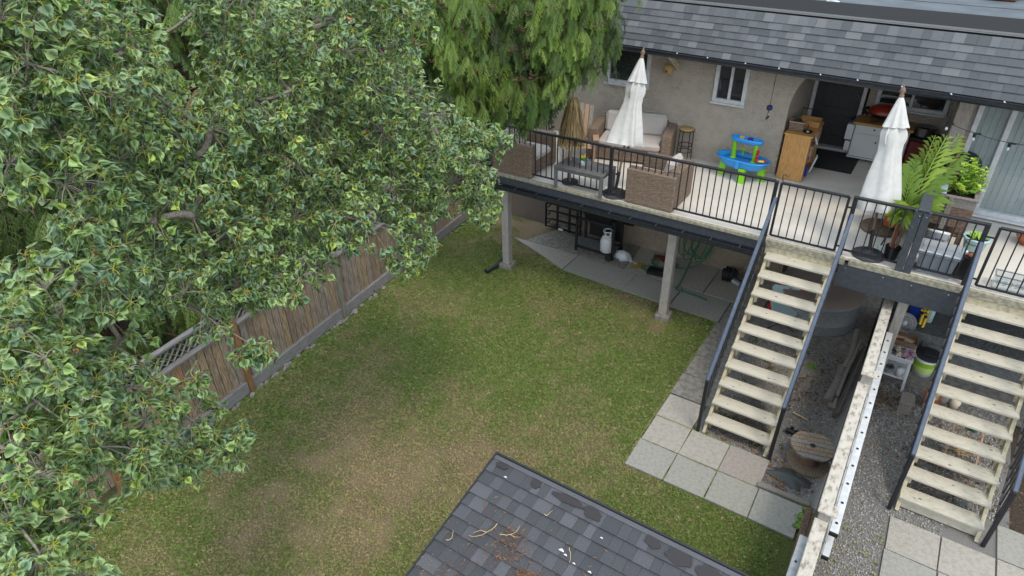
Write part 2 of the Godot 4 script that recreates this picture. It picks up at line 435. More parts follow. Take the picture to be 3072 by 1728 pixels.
func lawn():
	n_dry = noise_of(11, 0.55, 3); n_fine = noise_of(12, 2.6, 3); n_soil = noise_of(13, 1.3, 4)
	var g := struct("ground")
	bx("earth", "soil", g, Vector3(0, -0.35, 0), Vector3(240, 0.5, 240))
	# the turf under the blades
	var s := S(); s.set_smooth_group(0)
	var st := 0.09
	var x0 := -2.3; var z0 := -2.2
	var nx := 106; var nz := 132
	var P := []
	for j in nz + 1:
		for i in nx + 1:
			var x := x0 + i * st; var z := z0 + j * st
			var c := lin("#6b7539").lerp(lin("#948365"), dryness(x, z)).lerp(lin("#a08e6c"), bare(x, z))
			P.append([Vector3(x, -0.006 + 0.006 * n_fine.get_noise_2d(x * 0.6, z * 0.6), z), c])
	for j in nz:
		for i in nx:
			var k := j * (nx + 1) + i
			for w in [k, k + 1, k + nx + 2, k, k + nx + 2, k + nx + 1]:
				s.set_color(P[w][1]); s.add_vertex(P[w][0])
	obj("turf", s, "ground_tinted", g)
	# blades, in small clumps
	var b := S()
	rng.seed = 21
	for k in 8:
		var a := rng.randf() * TAU; var r := rng.randf() * 0.02
		var p := Vector3(cos(a) * r, 0, sin(a) * r); var le := rng.randf_range(0.03, 0.065)
		var dir := Vector3(rng.randf_range(-1, 1), rng.randf_range(0.25, 1.0), rng.randf_range(-1, 1)).normalized()
		var sd := dir.cross(Vector3(rng.randf() - .5, .2, rng.randf() - .5)).normalized() * 0.0045
		t3(b, p - sd, p + dir * le, p + sd)
	var bm := mesh_of(b)
	var xf := []; var cols := []
	var n := 0
	while n < 125000:
		var x := rng.randf_range(-2.0, 7.0); var z := rng.randf_range(-1.6, 9.6)
		n += 1
		if not on_lawn(x, z): continue
		var d := dryness(x, z); var br := bare(x, z)
		if rng.randf() < br * 0.6: continue
		var f := clampf(d + rng.randf_range(-0.25, 0.25), 0, 1)
		var c := lin("#789044").lerp(lin("#b0a078"), f)
		if rng.randf() < 0.1: c = lin("#b3a27c")
		c = c * rng.randf_range(0.72, 1.22)
		var near := 1.0 + 0.9 * exp(-(x - fence_x(z)) * 5.0)
		var sc := rng.randf_range(0.55, 1.05) * (1.0 - 0.3 * d) * near
		xf.append(Transform3D(Basis(Vector3.UP, rng.randf() * TAU).scaled(Vector3(1.2, 1, 1.2) * sc), Vector3(x, -0.003, z)))
		cols.append(c)
	stuff("grass", bm, "foliage_tinted", xf, cols, self, "short patchy lawn grass, green in the middle and dry brown towards the shed", "grass")
	# clover and broad weeds at the fence foot, the slabs and in the lawn
	var wl := S()
	for k in 7:
		var a := TAU * k / 7 + rng.randf() * .5; var dd := Vector3(cos(a), 0.35 + rng.randf() * .6, sin(a)).normalized()
		var sd := Vector3(-sin(a), 0, cos(a)) * 0.014
		t3(wl, Vector3.ZERO, dd * 0.035 - sd, dd * 0.055); t3(wl, Vector3.ZERO, dd * 0.055, dd * 0.035 + sd)
	var wm := mesh_of(wl); xf = []; cols = []
	for k in 3600:
		var z := rng.randf_range(-1.5, 9.2); var x := fence_x(z) + 0.08 + absf(rng.randfn(0, 0.11))
		if k > 900:
			x = rng.randf_range(-1.2, 6.8); z = rng.randf_range(0, 9)
			if not on_lawn(x, z) or n_dry.get_noise_2d(x * 2.0 + 40, z * 2.0) < 0.22: continue
		xf.append(Transform3D(Basis(Vector3.UP, rng.randf() * TAU).scaled(Vector3.ONE * rng.randf_range(.4, 1.0) * (1.0 if k <= 900 else .6)), Vector3(x, 0.004, z)))
		cols.append(lin("#566d31").lerp(lin("#74894a"), rng.randf()) * (1.0 if k <= 900 else .85))
	for k in 26:
		xf.append(Transform3D(Basis(Vector3.UP, rng.randf() * TAU).scaled(Vector3.ONE * rng.randf_range(.6, 1.2)), Vector3(7.13 + rng.randfn(0, .03), 0.03, rng.randf_range(3.25, 3.75))))
		cols.append(lin("#5d8030").lerp(lin("#7a9440"), rng.randf()))
	# grass in the joints of the slabs and along their edges
	for k in 1600:
		var u := rng.randf()
		var p := Vector2(4.676 + .61 * rng.randi_range(0, 4), rng.randf_range(3.3, 3.92)) if u < .3 else Vector2(rng.randf_range(4.66, 7.1), 3.31) if u < .6 else Vector2(rng.randf_range(4.68, 5.9), 2.7) if u < .8 else Vector2(4.66, rng.randf_range(-.3, 3.9))
		if u < .6 and n_soil.get_noise_2d(p.x * 3.0, p.y * 3.0) < .05: continue
		xf.append(Transform3D(Basis(Vector3.UP, rng.randf() * TAU).scaled(Vector3(.35, .5, .35) * rng.randf_range(.6, 1.3)), Vector3(p.x + rng.randfn(0, .008), .012, p.y + rng.randfn(0, .008))))
		cols.append(lin("#66763a").lerp(lin("#8d8a5a"), rng.randf()))
	# yellowing weeds in the gravel at the lower right
	for k in 420:
		var x := rng.randf_range(7.45, 8.12); var z := rng.randf_range(3.2, 5.6)
		if n_soil.get_noise_2d(x * 2.0, z * 2.0) < .0: continue
		xf.append(Transform3D(Basis(Vector3.UP, rng.randf() * TAU).scaled(Vector3(.5, .9, .5) * rng.randf_range(.4, .9)), Vector3(x, .01, z)))
		cols.append(lin("#80834a").lerp(lin("#a19a68"), rng.randf()))
	stuff("weeds", wm, "foliage_tinted", xf, cols, self, "low broad leaved weeds along the fence foot and slab edges", "weeds")
	# dropped leaves and bits of straw on the lawn
	var ll := S(); t3(ll, Vector3(-.02, 0, 0), Vector3(0, .008, .012), Vector3(.022, 0, 0)); t3(ll, Vector3(-.02, 0, 0), Vector3(.022, 0, 0), Vector3(0, .006, -.013))
	xf = []; cols = []
	for k in 130:
		var x := rng.randf_range(-1.2, 6.8); var z := rng.randf_range(-.4, 9)
		if on_lawn(x, z):
			xf.append(Transform3D(Basis(Vector3.UP, rng.randf() * TAU).scaled(Vector3.ONE * rng.randf_range(.5, 1.1)), Vector3(x, 0.03, z)))
			cols.append(lin("#b39a6a").lerp(lin("#8d6b48"), rng.randf()))
	stuff("fallen_leaves", mesh_of(ll), "tinted", xf, cols, self, "small dry leaves scattered over the lawn", "fallen leaves")

func slab(p: Node, k: int, pts: Array, top := 0.03):
	# a slab from its outline on the ground (x, z), its rim slightly worn
	var s := S(); var q := []
	for v in pts: q.append(Vector2(v.x + rng.randf_range(-.007, .007), -v.y + rng.randf_range(-.007, .007)))
	prism(s, q, 0.09, Vector3(0, top, 0), Basis(Vector3.RIGHT, -PI / 2))
	obj("slab", s, "slab_%d" % k if k >= 0 else "old_concrete", p)

func paving():
	var p := struct("slab_path")
	rng.seed = 31
	var g := 0.008
	for i in 4:
		for j in 3:
			if (i > 2 and j > 0) or (i > 0 and j == 2): continue
			var kk: int = [[2, 0, 0], [2, 0, 0], [2, 3, 0], [2, 0, 0]][i][j]
			var xa := 4.676 + i * .61; var zb := 3.9175 - j * .61
			var dj := [rng.randf_range(-.008, .008), rng.randf_range(-.006, .006)]
			slab(p, kk, [Vector2(xa + g, zb - .61 + g), Vector2(xa + .61 - g, zb - .61 + g + dj[1]), Vector2(xa + .61 - g + dj[0], zb - g), Vector2(xa + g, zb - g)], 0.03 + rng.randf_range(-.006, .008))
	# old slabs running back beside the stairs
	var z := 2.07
	for k in 4:
		var l: float = [.62, .62, .64, .55][k]
		slab(p, -1, [Vector2(4.67 + g, z - l + g), Vector2(5.36, z - l + g), Vector2(5.36, z - g), Vector2(4.67 + g, z - g)], 0.025)
		z -= l
	var u := struct("under_deck_patio")
	var rows := [[Vector2(-.6, -1.17), Vector2(1.12, -1.22), Vector2(1.12, -.48), Vector2(.4, -.8)],
		[Vector2(1.14, -1.22), Vector2(2.6, -1.2), Vector2(2.6, -.42), Vector2(1.14, -.47)], [Vector2(2.62, -1.2), Vector2(3.65, -1.2), Vector2(3.65, -.39), Vector2(2.62, -.42)],
		[Vector2(3.67, -1.2), Vector2(4.68, -1.18), Vector2(4.68, -.37), Vector2(3.67, -.39)],
		[Vector2(.2, -2.35), Vector2(1.18, -2.35), Vector2(1.12, -1.24), Vector2(-.3, -1.19)], [Vector2(1.2, -2.35), Vector2(2.18, -2.35), Vector2(2.26, -1.22), Vector2(1.14, -1.24)],
		[Vector2(2.2, -2.35), Vector2(2.8, -2.35), Vector2(2.81, -1.22), Vector2(2.28, -1.22)], [Vector2(2.82, -2.35), Vector2(4.07, -2.35), Vector2(4.08, -1.22), Vector2(2.83, -1.22)],
		[Vector2(4.09, -2.35), Vector2(5.3, -2.35), Vector2(5.3, -1.2), Vector2(4.1, -1.2)]]
	var ks := [0, 2, 2, 2, -1, -1, 0, 0, 0]
	for k in rows.size(): slab(u, ks[k], rows[k], 0.02 + rng.randf_range(-.004, .006))
	slab(u, -1, [Vector2(4.7, -1.18), Vector2(7.25, -1.18), Vector2(7.25, -.5), Vector2(6.3, -.42), Vector2(4.7, -.33)], 0.012)
	slab(u, -1, [Vector2(5.32, -4), Vector2(7.25, -4), Vector2(7.25, -1.2), Vector2(5.32, -1.2)], 0.014)
	slab(u, -1, [Vector2(7.42, -2.3), Vector2(11, -2.3), Vector2(11, -.25), Vector2(7.42, -.25)], 0.014)
	var nb := struct("neighbour_slabs")
	for i in 4:
		for j in 4:
			if i < 2 and j == 0: continue
			var xa := 8.14 + i * .61; var zb := 2.2 + j * .61
			slab(nb, [0, 0, 2, 0][(i + j * 3) % 4], [Vector2(xa + .008, zb + .01), Vector2(xa + .602, zb + .01), Vector2(xa + .602, zb + .6), Vector2(xa + .008, zb + .6)], 0.03 + rng.randf_range(-.006, .006))
	# gravel: the bed and the stones
	var gr := struct("gravel")
	bx("gravel_bed", "gravel_bed", gr, Vector3(6.87, -0.052, 1.35), Vector3(.96, 0.1, 3.75))
	bx("gravel_bed", "gravel_bed", gr, Vector3(8.45, -0.052, 2.3), Vector3(2.1, 0.1, 6.2))
	bx("gravel_bed", "gravel_bed", gr, Vector3(5.9, -0.054, 1.45), Vector3(1.2, 0.1, 3.9))
	bx("gravel_bed", "gravel_bed", gr, Vector3(7.73, -0.053, 7.2), Vector3(.85, 0.1, 3.7))
	var st := S(); ball(st, Vector3.ZERO, Vector3(1, .62, .8), 6)
	var sm := S(); box(sm, Vector3.ZERO, Vector3(1.5, .9, 1.2), spin(.4, .3, .5), .6)
	var xf := []; var cols := []; var xf2 := []; var cols2 := []
	for k in 42000:
		var x := rng.randf_range(5.38, 9.4); var zz := rng.randf_range(-.45, 6.2)
		if x < 6.45 and zz > 2.7: continue
		if x > 8.12 and zz > 2.15 and x > 8.75: continue
		if x > 8.12 and zz > 2.82: continue
		if x > 7.2 and x < 7.38: continue
		if x < 7.2 and zz > 3.2: continue
		var sz := rng.randf_range(.005, .013) * (1.0 if x < 7.2 else 1.25)
		var t := Transform3D(spin(rng.randf() * TAU, rng.randf() * TAU, rng.randf() * TAU).scaled(Vector3.ONE * sz), Vector3(x, rng.randf_range(0, .008), zz))
		var c := lin("#777571").lerp(lin("#b3b2ae"), pow(rng.randf(), 1.2))
		if rng.randf() < .1: c = lin("#6e5f50")
		if k % 2: xf.append(t); cols.append(c)
		else: xf2.append(t); cols2.append(c)
	stuff("gravel_stones", mesh_of(st), "tinted", xf, cols, gr)
	stuff("gravel_chips", mesh_of(sm), "tinted", xf2, cols2, gr)
	var lf := S()
	t3(lf, Vector3(-.03, 0, 0), Vector3(0, .012, .018), Vector3(.03, .004, 0)); t3(lf, Vector3(-.03, 0, 0), Vector3(.03, .004, 0), Vector3(0, .01, -.02))
	xf = []; cols = []
	for k in 1500:
		var spot: Vector3 = [Vector3(6.7, .9, .35), Vector3(6.6, 2.95, .25), Vector3(7.75, .3, .25), Vector3(6.0, 2.55, .35), Vector3(8.7, 1.6, .4), Vector3(6.9, .1, .4), Vector3(8.9, .9, .4)][k % 7]
		var x := spot.x + rng.randfn(0, spot.z); var zz := spot.y + rng.randfn(0, spot.z)
		if (x > 7.18 and x < 7.4) or x < 5.45: continue
		if zz > 2.68 and x < 6.5: continue
		if zz > 3.2: continue
		xf.append(Transform3D(spin(rng.randfn(0, .3), rng.randf() * TAU, rng.randfn(0, .3)).scaled(Vector3.ONE * rng.randf_range(.5, 1.2)), Vector3(x, .02 + rng.randf() * .015, zz)))
		cols.append(lin("#4f3929").lerp(lin("#8d7258"), rng.randf()))
	stuff("leaf_litter", mesh_of(lf), "tinted", xf, cols, self, "brown dead leaves lying on the gravel by the stairs", "leaf litter")
	# edging timbers
	var ti := thing("edging_timber", "weathered edging timber between the gravel and the front row of slabs", "timber", Vector3.ZERO, 0, "garden edging timbers")
	bx("timber", "drift", ti, Vector3(6.82, 0.03, 3.25), Vector3(.72, .09, .09), spin(0, .03, 0), .012)
	var tj := thing("edging_timber", "brown edging timber running beside the last slab along the divider fence", "timber", Vector3.ZERO, 0, "garden edging timbers")
	bx("timber", "planter_wood", tj, Vector3(7.2, 0.02, 4.05), Vector3(.09, .1, 1.5), spin(0, .02, 0), .012)

func rail_panel(t: Node3D, a: Vector3, b: Vector3, drop: float, n: int, capw := 0.055, end_gap := true, mtop := "black_metal", closed := false):
	# top and bottom bars with upright balusters, from a to b
	var dn := Vector3(0, -drop, 0)
	part("top_rail", mtop, t, func(s):
		var d := (b - a).normalized(); var x := Vector3.UP.cross(d).normalized()
		cbox(s, (a + b) * .5, Vector3(capw, .042, a.distance_to(b)), .009, Basis(x, d.cross(x), d)))
	part("bottom_rail", "black_metal", t, func(s): bar(s, a + dn, b + dn, .026))
	if closed:
		for e in [a, b]: part("gate_stile", "black_metal", t, func(s): bar(s, e, e + dn, .035))
	var m := S(); box(m, Vector3.ZERO, Vector3(.016, drop, .016)); var mm := mesh_of(m)
	for k in n:
		var f := (k + 1.0) / (n + 1.0)
		put("baluster", mm, "black_metal", t, a.lerp(b, f) + dn * .5)

func deck():
	var d := thing("deck", "raised beige deck across both townhouses on painted posts", "deck")
	bx("floor", "deck_vinyl", d, Vector3(5.9, D - .02, -.86), Vector3(12.04, .04, 2.68))
	bx("floor", "deck_vinyl", d, Vector3(6.08, D - .021, -3.25), Vector3(2.56, .042, 2.1))
	part("edge_board", "deck_edge", d, func(s):
		cbox(s, Vector3(2.57, D - .035, .49), Vector3(5.4, .075, .06), .012)
		cbox(s, Vector3(5.92, D - .06, .49), Vector3(1.28, .125, .062), .012)
		cbox(s, Vector3(7.36, D - .055, .49), Vector3(1.5, .115, .06), .012)
		cbox(s, Vector3(10.1, D - .058, .49), Vector3(3.9, .12, .062), .012))
	part("fascia", "fascia", d, func(s):
		box(s, Vector3(2.57, D - .2, .468), Vector3(5.42, .25, .04))
		box(s, Vector3(7.31, 2.175, .488), Vector3(1.62, .40, .05)))
	for x in [5.92, 8.67]: part("riser_board", "stringer", d, func(s): box(s, Vector3(x, 2.29, .475), Vector3(1.06, .19, .04)))
	part("joists", "brown_paint", d, func(s):
		for k in 24: box(s, Vector3(-.1 + k * .5, D - .15, -.9), Vector3(.04, .2, 2.6)))
	part("side_board", "fascia", d, func(s): box(s, Vector3(-.11, D - .16, -.85), Vector3(.04, .28, 2.6)))
	for p in [Vector3(0, 0, 0.02), Vector3(3.70, 0, .02)]:
		var po := part("support_post", "post_paint", d, func(s): cbox(s, p + Vector3(0, 1.19, 0), Vector3(.165, 2.2, .165), .012))
		bx("footing", "old_concrete", po, p + Vector3(0.01, .05, .01), Vector3(.3, .13, .3), spin(0, .12, 0), .02)
	part("support_post", "post_paint", d, func(s): cbox(s, Vector3(7.5, 1.05, .3), Vector3(.14, 2.1, .14), .01))
	# bolts of the fascia
	for x in [6.6, 7.12, 7.5, 7.98]:
		part("bolt", "steel", d, func(s): ball(s, Vector3(x, 2.3 if x < 7.3 else 2.29, .517), Vector3(.013, .013, .006), 8))
	# gutter along the deck edge
	var g := thing("deck_gutter", "black metal gutter under the edge of the left deck", "gutter")
	part("trough", "gutter", g, func(s):
		var prof := [Vector2(0, .11), Vector2(0, 0), Vector2(.08, 0), Vector2(.1, .03), Vector2(.1, .085), Vector2(.115, .1), Vector2(.1, .104), Vector2(.092, .085), Vector2(.08, .012), Vector2(.012, .012), Vector2(.012, .11)]
		prism(s, prof, 5.42, Vector3(-.18, 2.13, .489), Basis(Vector3(0, 0, 1), Vector3.UP, Vector3(-1, 0, 0))))
	for k in 11:
		part("hanger", "steel", g, func(s):
			var x := .1 + k * .49 + (.08 if k == 5 else 0.0)
			box(s, Vector3(x, 2.235, .545), Vector3(.02, .006, .1)); box(s, Vector3(x, 2.243, .592), Vector3(.016, .016, .012)))
	part("downspout", "gutter", g, func(s): tube(s, [Vector3(-.02, 2.13, .53), Vector3(-.03, 2.02, .42), Vector3(-.1, 1.92, -.02), Vector3(-.1, .2, -.04)], .034, .034, 8))
	var dp := thing("drain_pipe", "black drain pipe lying on the grass beside the left deck post", "pipe")
	part("pipe", "gutter", dp, func(s): tube(s, [Vector3(-.1, .2, -.05), Vector3(-.14, .07, .08), Vector3(-.2, .06, .56)], .048, .048, 10, false))
	# railings
	var zf := .43
	var r := thing("deck_railing", "black metal railing round the left deck as far as the stair gate", "railing")
	for p in [[-.13, zf], [2.53, zf], [5.33, zf]]:
		part("post", "black_metal", r, func(s): cbox(s, Vector3(p[0], RAIL - .62, p[1]), Vector3(.055, 1.25, .055), .006))
	rail_panel(r, Vector3(-.1, RAIL, zf), Vector3(2.51, RAIL, zf), .86, 21)
	rail_panel(r, Vector3(2.55, RAIL, zf), Vector3(5.31, RAIL, zf), .86, 23)
	rail_panel(r, Vector3(-.13, RAIL, zf - .05), Vector3(-.13, RAIL, -2.18), .86, 21)
	var r2 := thing("deck_railing", "short black railing panel in front of the potted palm beside the stairs", "railing")
	part("post", "black_metal", r2, func(s): cbox(s, Vector3(6.46, RAIL - .62, zf), Vector3(.06, 1.28, .06), .006))
	rail_panel(r2, Vector3(6.49, RAIL, zf), Vector3(7.24, RAIL, zf), .86, 5)
	var r3 := thing("deck_railing", "short black railing panel in front of the grey storage tote", "railing")
	part("post", "black_metal", r3, func(s): cbox(s, Vector3(8.1, RAIL - .62, zf), Vector3(.06, 1.28, .06), .006))
	rail_panel(r3, Vector3(7.42, RAIL, zf), Vector3(8.08, RAIL, zf), .86, 5)
	var dv := thing("divider_railing", "black privacy rail with twin posts between the two decks", "railing")
	for x in [7.275, 7.385]:
		part("post", "fascia", dv, func(s): cbox(s, Vector3(x, 2.74, .48), Vector3(.1, 1.42, .06), .006))
	part("top_rail", "fascia", dv, func(s): cbox(s, Vector3(7.33, RAIL + .03, -.72), Vector3(.15, .05, 2.46), .008))
	part("panel", "fascia", dv, func(s): box(s, Vector3(7.31, 2.96, -.78), Vector3(.03, .9, 2.3)))
	part("bolt", "steel", dv, func(s):
		ball(s, Vector3(7.3, 3.37, .515), Vector3(.012, .012, .006)); ball(s, Vector3(7.385, 3.37, .515), Vector3(.012, .012, .006)))
	var g1 := thing("stair_gate", "closed black metal gate at the top of the left stairs", "gate")
	rail_panel(g1, Vector3(5.405, RAIL - .01, zf), Vector3(6.37, RAIL - .01, zf), .9, 7, .04, true, "black_metal", true)
	part("latch", "iron", g1, func(s): bar(s, Vector3(6.36, 3.25, zf), Vector3(6.45, 3.25, zf), .02); bar(s, Vector3(6.36, 2.6, zf), Vector3(6.45, 2.6, zf), .02))
	part("hook", "iron", g1, func(s): tube(s, bez(Vector3(5.42, 3.42, zf), Vector3(5.36, 3.6, zf), Vector3(5.47, 3.52, zf - .02), 8), .007))
	var g2 := thing("stair_gate", "black metal gate at the top of the right stairs by the clear planter", "gate")
	rail_panel(g2, Vector3(8.24, RAIL - .01, zf), Vector3(9.2, RAIL - .01, zf), .9, 7, .04, true, "black_metal", true)
	part("hinge", "iron", g2, func(s): bar(s, Vector3(8.1, 3.25, zf), Vector3(8.25, 3.25, zf), .02); bar(s, Vector3(8.1, 2.6, zf), Vector3(8.25, 2.6, zf), .02))

func stairs(xl: float, label: String, tread_mat: String, toe: bool, rail_right: bool):
	var xr := xl + 1.0
	var t := thing("stairs", label, "stairs")
	var sl := Vector3(0, RISE, -RUN).normalized()
	for k in 10:
		var y := RISE * (k + 1); var z := 2.6126 - RUN * k
		var tr := bx("tread", tread_mat, t, Vector3((xl + xr) / 2, y - .02, z - .125), Vector3(.99, .04, .25), spin(0, rng.randf_range(-.004, .004), rng.randf_range(-.004, .004)), .006)
		for j in 2: part("knot", "brown_paint", tr, func(s): lathe(s, [[0, .003], [rng.randf_range(.008, .018), .0005]], Vector3(xl + rng.randf_range(.1, .9), y, z - rng.randf_range(.04, .2)), 8, Basis.from_scale(Vector3(1.4, 1, .7)), func(a, _f): return 1.0 + .3 * sin(a * 3 + k), true))
		if k == 0 and toe: bx("toe_board", tread_mat, t, Vector3((xl + xr) / 2, .11, z - .05), Vector3(.96, .16, .035))
	for x in [xl + .03, xr - .03]:
		part("stringer", "stringer", t, func(s):
			var a := Vector3(x, -.02, 2.62); var b := Vector3(x, 2.22, .52)
			var y := (b - a).normalized(); var xx := Vector3.RIGHT
			box(s, (a + b) / 2 + Vector3(0, -.02, -.02), Vector3(.045, a.distance_to(b), .2), Basis(xx, y, xx.cross(y)))
			for k in 10: box(s, Vector3(x + (.045 if x < xl + .5 else -.045), RISE * (k + 1) - .125, 2.47 - RUN * k), Vector3(.04, .16, .09)))
	var sides := [xl - .06, xr + .045]
	for i in 2:
		var x: float = sides[i]
		var lb := ["left", "right"][i] as String
		var h := thing("stair_railing", "dark blue grey handrail on the %s side of the %s" % [lb, "left stairs down to the lawn" if xl < 7 else "right stairs by the gravel"], "railing")
		var a := Vector3(x, 1.06, 2.68); var b := Vector3(x, 3.17, .46)
		rail_panel(h, a, b, .72, 18, .055, true, "rail_blue")
		part("post", "black_metal", h, func(s): cbox(s, Vector3(x, .54, 2.68), Vector3(.05, 1.06, .05), .006))

func divider_fence():
	var f := thing("divider_fence", "stepped wooden fence with worn white cap boards between the yards", "fence")
	var segs := [[-.5, 2.15, 1.74], [2.2, 4.62, 1.55], [4.72, 7.2, 1.42]]
	for sg in segs:
		var zc: float = (sg[0] + sg[1]) / 2; var l: float = sg[1] - sg[0]
		part("cap_board", "worn_white", f, func(s): cbox(s, Vector3(7.31, sg[2], zc), Vector3(.14, .04, l), .008))
		part("rail", "divider_wood", f, func(s): box(s, Vector3(7.31, sg[2] - .1, zc), Vector3(.05, .09, l)); box(s, Vector3(7.31, .3, zc), Vector3(.05, .09, l)))
		var n := int(l / .14)
		var m := S(); cbox(m, Vector3.ZERO, Vector3(.022, sg[2] - .1, .134), .004); var mm := mesh_of(m)
		for k in n:
			put("board", mm, "divider_wood", f, Vector3(7.275, (sg[2] - .1) / 2 + .05, sg[0] + .07 + k * .14))
	for p in [[2.17, 1.68], [4.67, 1.52], [7.2, 1.4]]:
		var po := part("post", "post_paint", f, func(s): cbox(s, Vector3(7.33, p[1] / 2 + .01, p[0]), Vector3(.13, p[1] + .02, .1), .006))
		part("post_cap", "worn_white", po, func(s): cbox(s, Vector3(7.34, p[1] + .05, p[0]), Vector3(.2, .035, .16), .01))
	# extension ladder stored on its side along the fence
	var la := thing("ladder", "white aluminium extension ladder hung on its side along the divider fence", "ladder")
	for y in [1.4, 1.02]:
		part("side_rail", "white_trim", la, func(s):
			box(s, Vector3(7.46, y, 2.65), Vector3(.085, .012, 4.3)); box(s, Vector3(7.419, y - .016, 2.65), Vector3(.006, .026, 4.3)); box(s, Vector3(7.501, y - .016, 2.65), Vector3(.006, .026, 4.3)))
	for k in 13:
		part("rung", "black", la, func(s):
			lathe(s, [[.0, .0], [.017, .0], [.017, .004]], Vector3(7.46, 1.4065, .75 + k * .325), 10)
			tube(s, [Vector3(7.46, 1.03, .75 + k * .325), Vector3(7.46, 1.39, .75 + k * .325)], .014, .014, 6))
	part("fly_rail", "white_trim", la, func(s): box(s, Vector3(7.455, 1.18, 4.72), Vector3(.06, .03, .5)))
	part("end_cap", "black", la, func(s): box(s, Vector3(7.46, 1.39, 4.81), Vector3(.09, .05, .02)); box(s, Vector3(7.455, 1.18, 4.98), Vector3(.07, .045, .02)))
	var lb := thing("ladder", "grey galvanised ladder rail leaning on the lawn side of the divider fence", "ladder")
	part("side_rail", "galvanised", lb, func(s): box(s, Vector3(7.2, 1.3, 5.9), Vector3(.085, .014, 1.95)); box(s, Vector3(7.2, .95, 5.9), Vector3(.085, .014, 1.95)))
	for k in 5: part("rung", "black", lb, func(s):
		lathe(s, [[.0, .0], [.013, .0], [.013, .004]], Vector3(7.2, 1.3075, 5.3 + k * .33), 10); tube(s, [Vector3(7.2, .96, 5.3 + k * .33), Vector3(7.2, 1.29, 5.3 + k * .33)], .014, .014, 6))

func back_fence():
	var f := thing("board_fence", "brown cedar board fence with lattice top along the left side of the lawn", "fence")
	var dir := Vector3(.1048, 0, 1).normalized(); var b := Basis(dir.cross(Vector3.UP) * -1.0, Vector3.UP, dir)
	b.x = Vector3.UP.cross(dir).normalized()
	rng.seed = 41
	var ms := []
	for k in 3:
		var s := S(); cbox(s, Vector3.ZERO, Vector3(.022, 1.2, .131 - k * .003), .005); ms.append(mesh_of(s))
	var l0 := -2.3; var n := 84
	for k in n:
		var z := l0 + k * .14
		var mk := rng.randi_range(0, 4)
		if z > 6.3 and rng.randf() < .2: mk = 5
		if z < .2 and rng.randf() < .6: mk = 3
		put("board", ms[k % 3], "board_%d" % mk, f, Vector3(fence_x(z) - .02 + rng.randf_range(-.004, .004), .8 + rng.randf_range(-.012, .012), z), b * spin(rng.randf_range(-.006, .006), 0, 0))
	var posts := [[-1.6, "grey_post", 1.45], [.95, "grey_post", 1.5], [3.42, "grey_post", 1.5], [5.86, "orange_post", 1.72], [8.3, "orange_post", 1.6]]
	for i in posts.size():
		var z: float = posts[i][0]
		part("post", posts[i][1], f, func(s): cbox(s, Vector3(fence_x(z) + .03, posts[i][2] / 2, z), Vector3(.09, posts[i][2], .09), .008, b))
		if i == posts.size() - 1: continue
		var za: float = z + .05; var zb: float = posts[i + 1][0] - .05; var zc := (za + zb) / 2; var c := Vector3(fence_x(zc), 0, zc); var l := zb - za
		part("base_board", "weathered", f, func(s):
			cbox(s, c + Vector3(.025, .12, 0), Vector3(.045, .2, l), .008, b); cbox(s, c + Vector3(.012, .235, 0), Vector3(.075, .035, l), .006, b))
		part("top_rail", "weathered", f, func(s):
			cbox(s, c + Vector3(.015, 1.4, 0), Vector3(.1, .04, l), .006, b); cbox(s, c + Vector3(-.01, 1.355, 0), Vector3(.05, .05, l), .006, b))
		part("lattice_cap", "weathered", f, func(s): cbox(s, c + Vector3(-.02, 1.72, 0), Vector3(.09, .045, l), .006, b))
		var la := part("lattice", "weathered", f, func(s):
			var k := 0.0
			while k < l - .3:
				for sg in [-1, 1]:
					var p0: float = k if sg > 0 else k + .28
					bar(s, c + dir * (p0 - l / 2) + Vector3(-.02 + sg * .005, 1.42, 0), c + dir * (p0 + sg * .28 - l / 2) + Vector3(-.02 + sg * .005, 1.7, 0), .03, .008)
				k += .125)
		la.set_meta("kind", "stuff")
	part("brace_rail", "orange_post", f, func(s): cbox(s, Vector3(fence_x(5.0) - .06, 1.56, 5.0), Vector3(.03, .05, .9), .005, b * spin(.25, 0, 0)))
	# stones along the foot of the fence
	rng.seed = 43
	var st := S()
	for k in 40:
		var z := rng.randf_range(2.2, 8.9)
		box(st, Vector3(fence_x(z) + .08 + rng.randf() * .05, .015, z), Vector3(rng.randf_range(.03, .08), rng.randf_range(.03, .07), rng.randf_range(.06, .16)), spin(rng.randf() * .4, rng.randf(), 0), .8)
	var o := obj("fence_stones", st, "old_concrete", self)
	o.set_meta("kind", "stuff"); o.set_meta("label", "broken grey stones along the foot of the board fence"); o.set_meta("category", "stones")

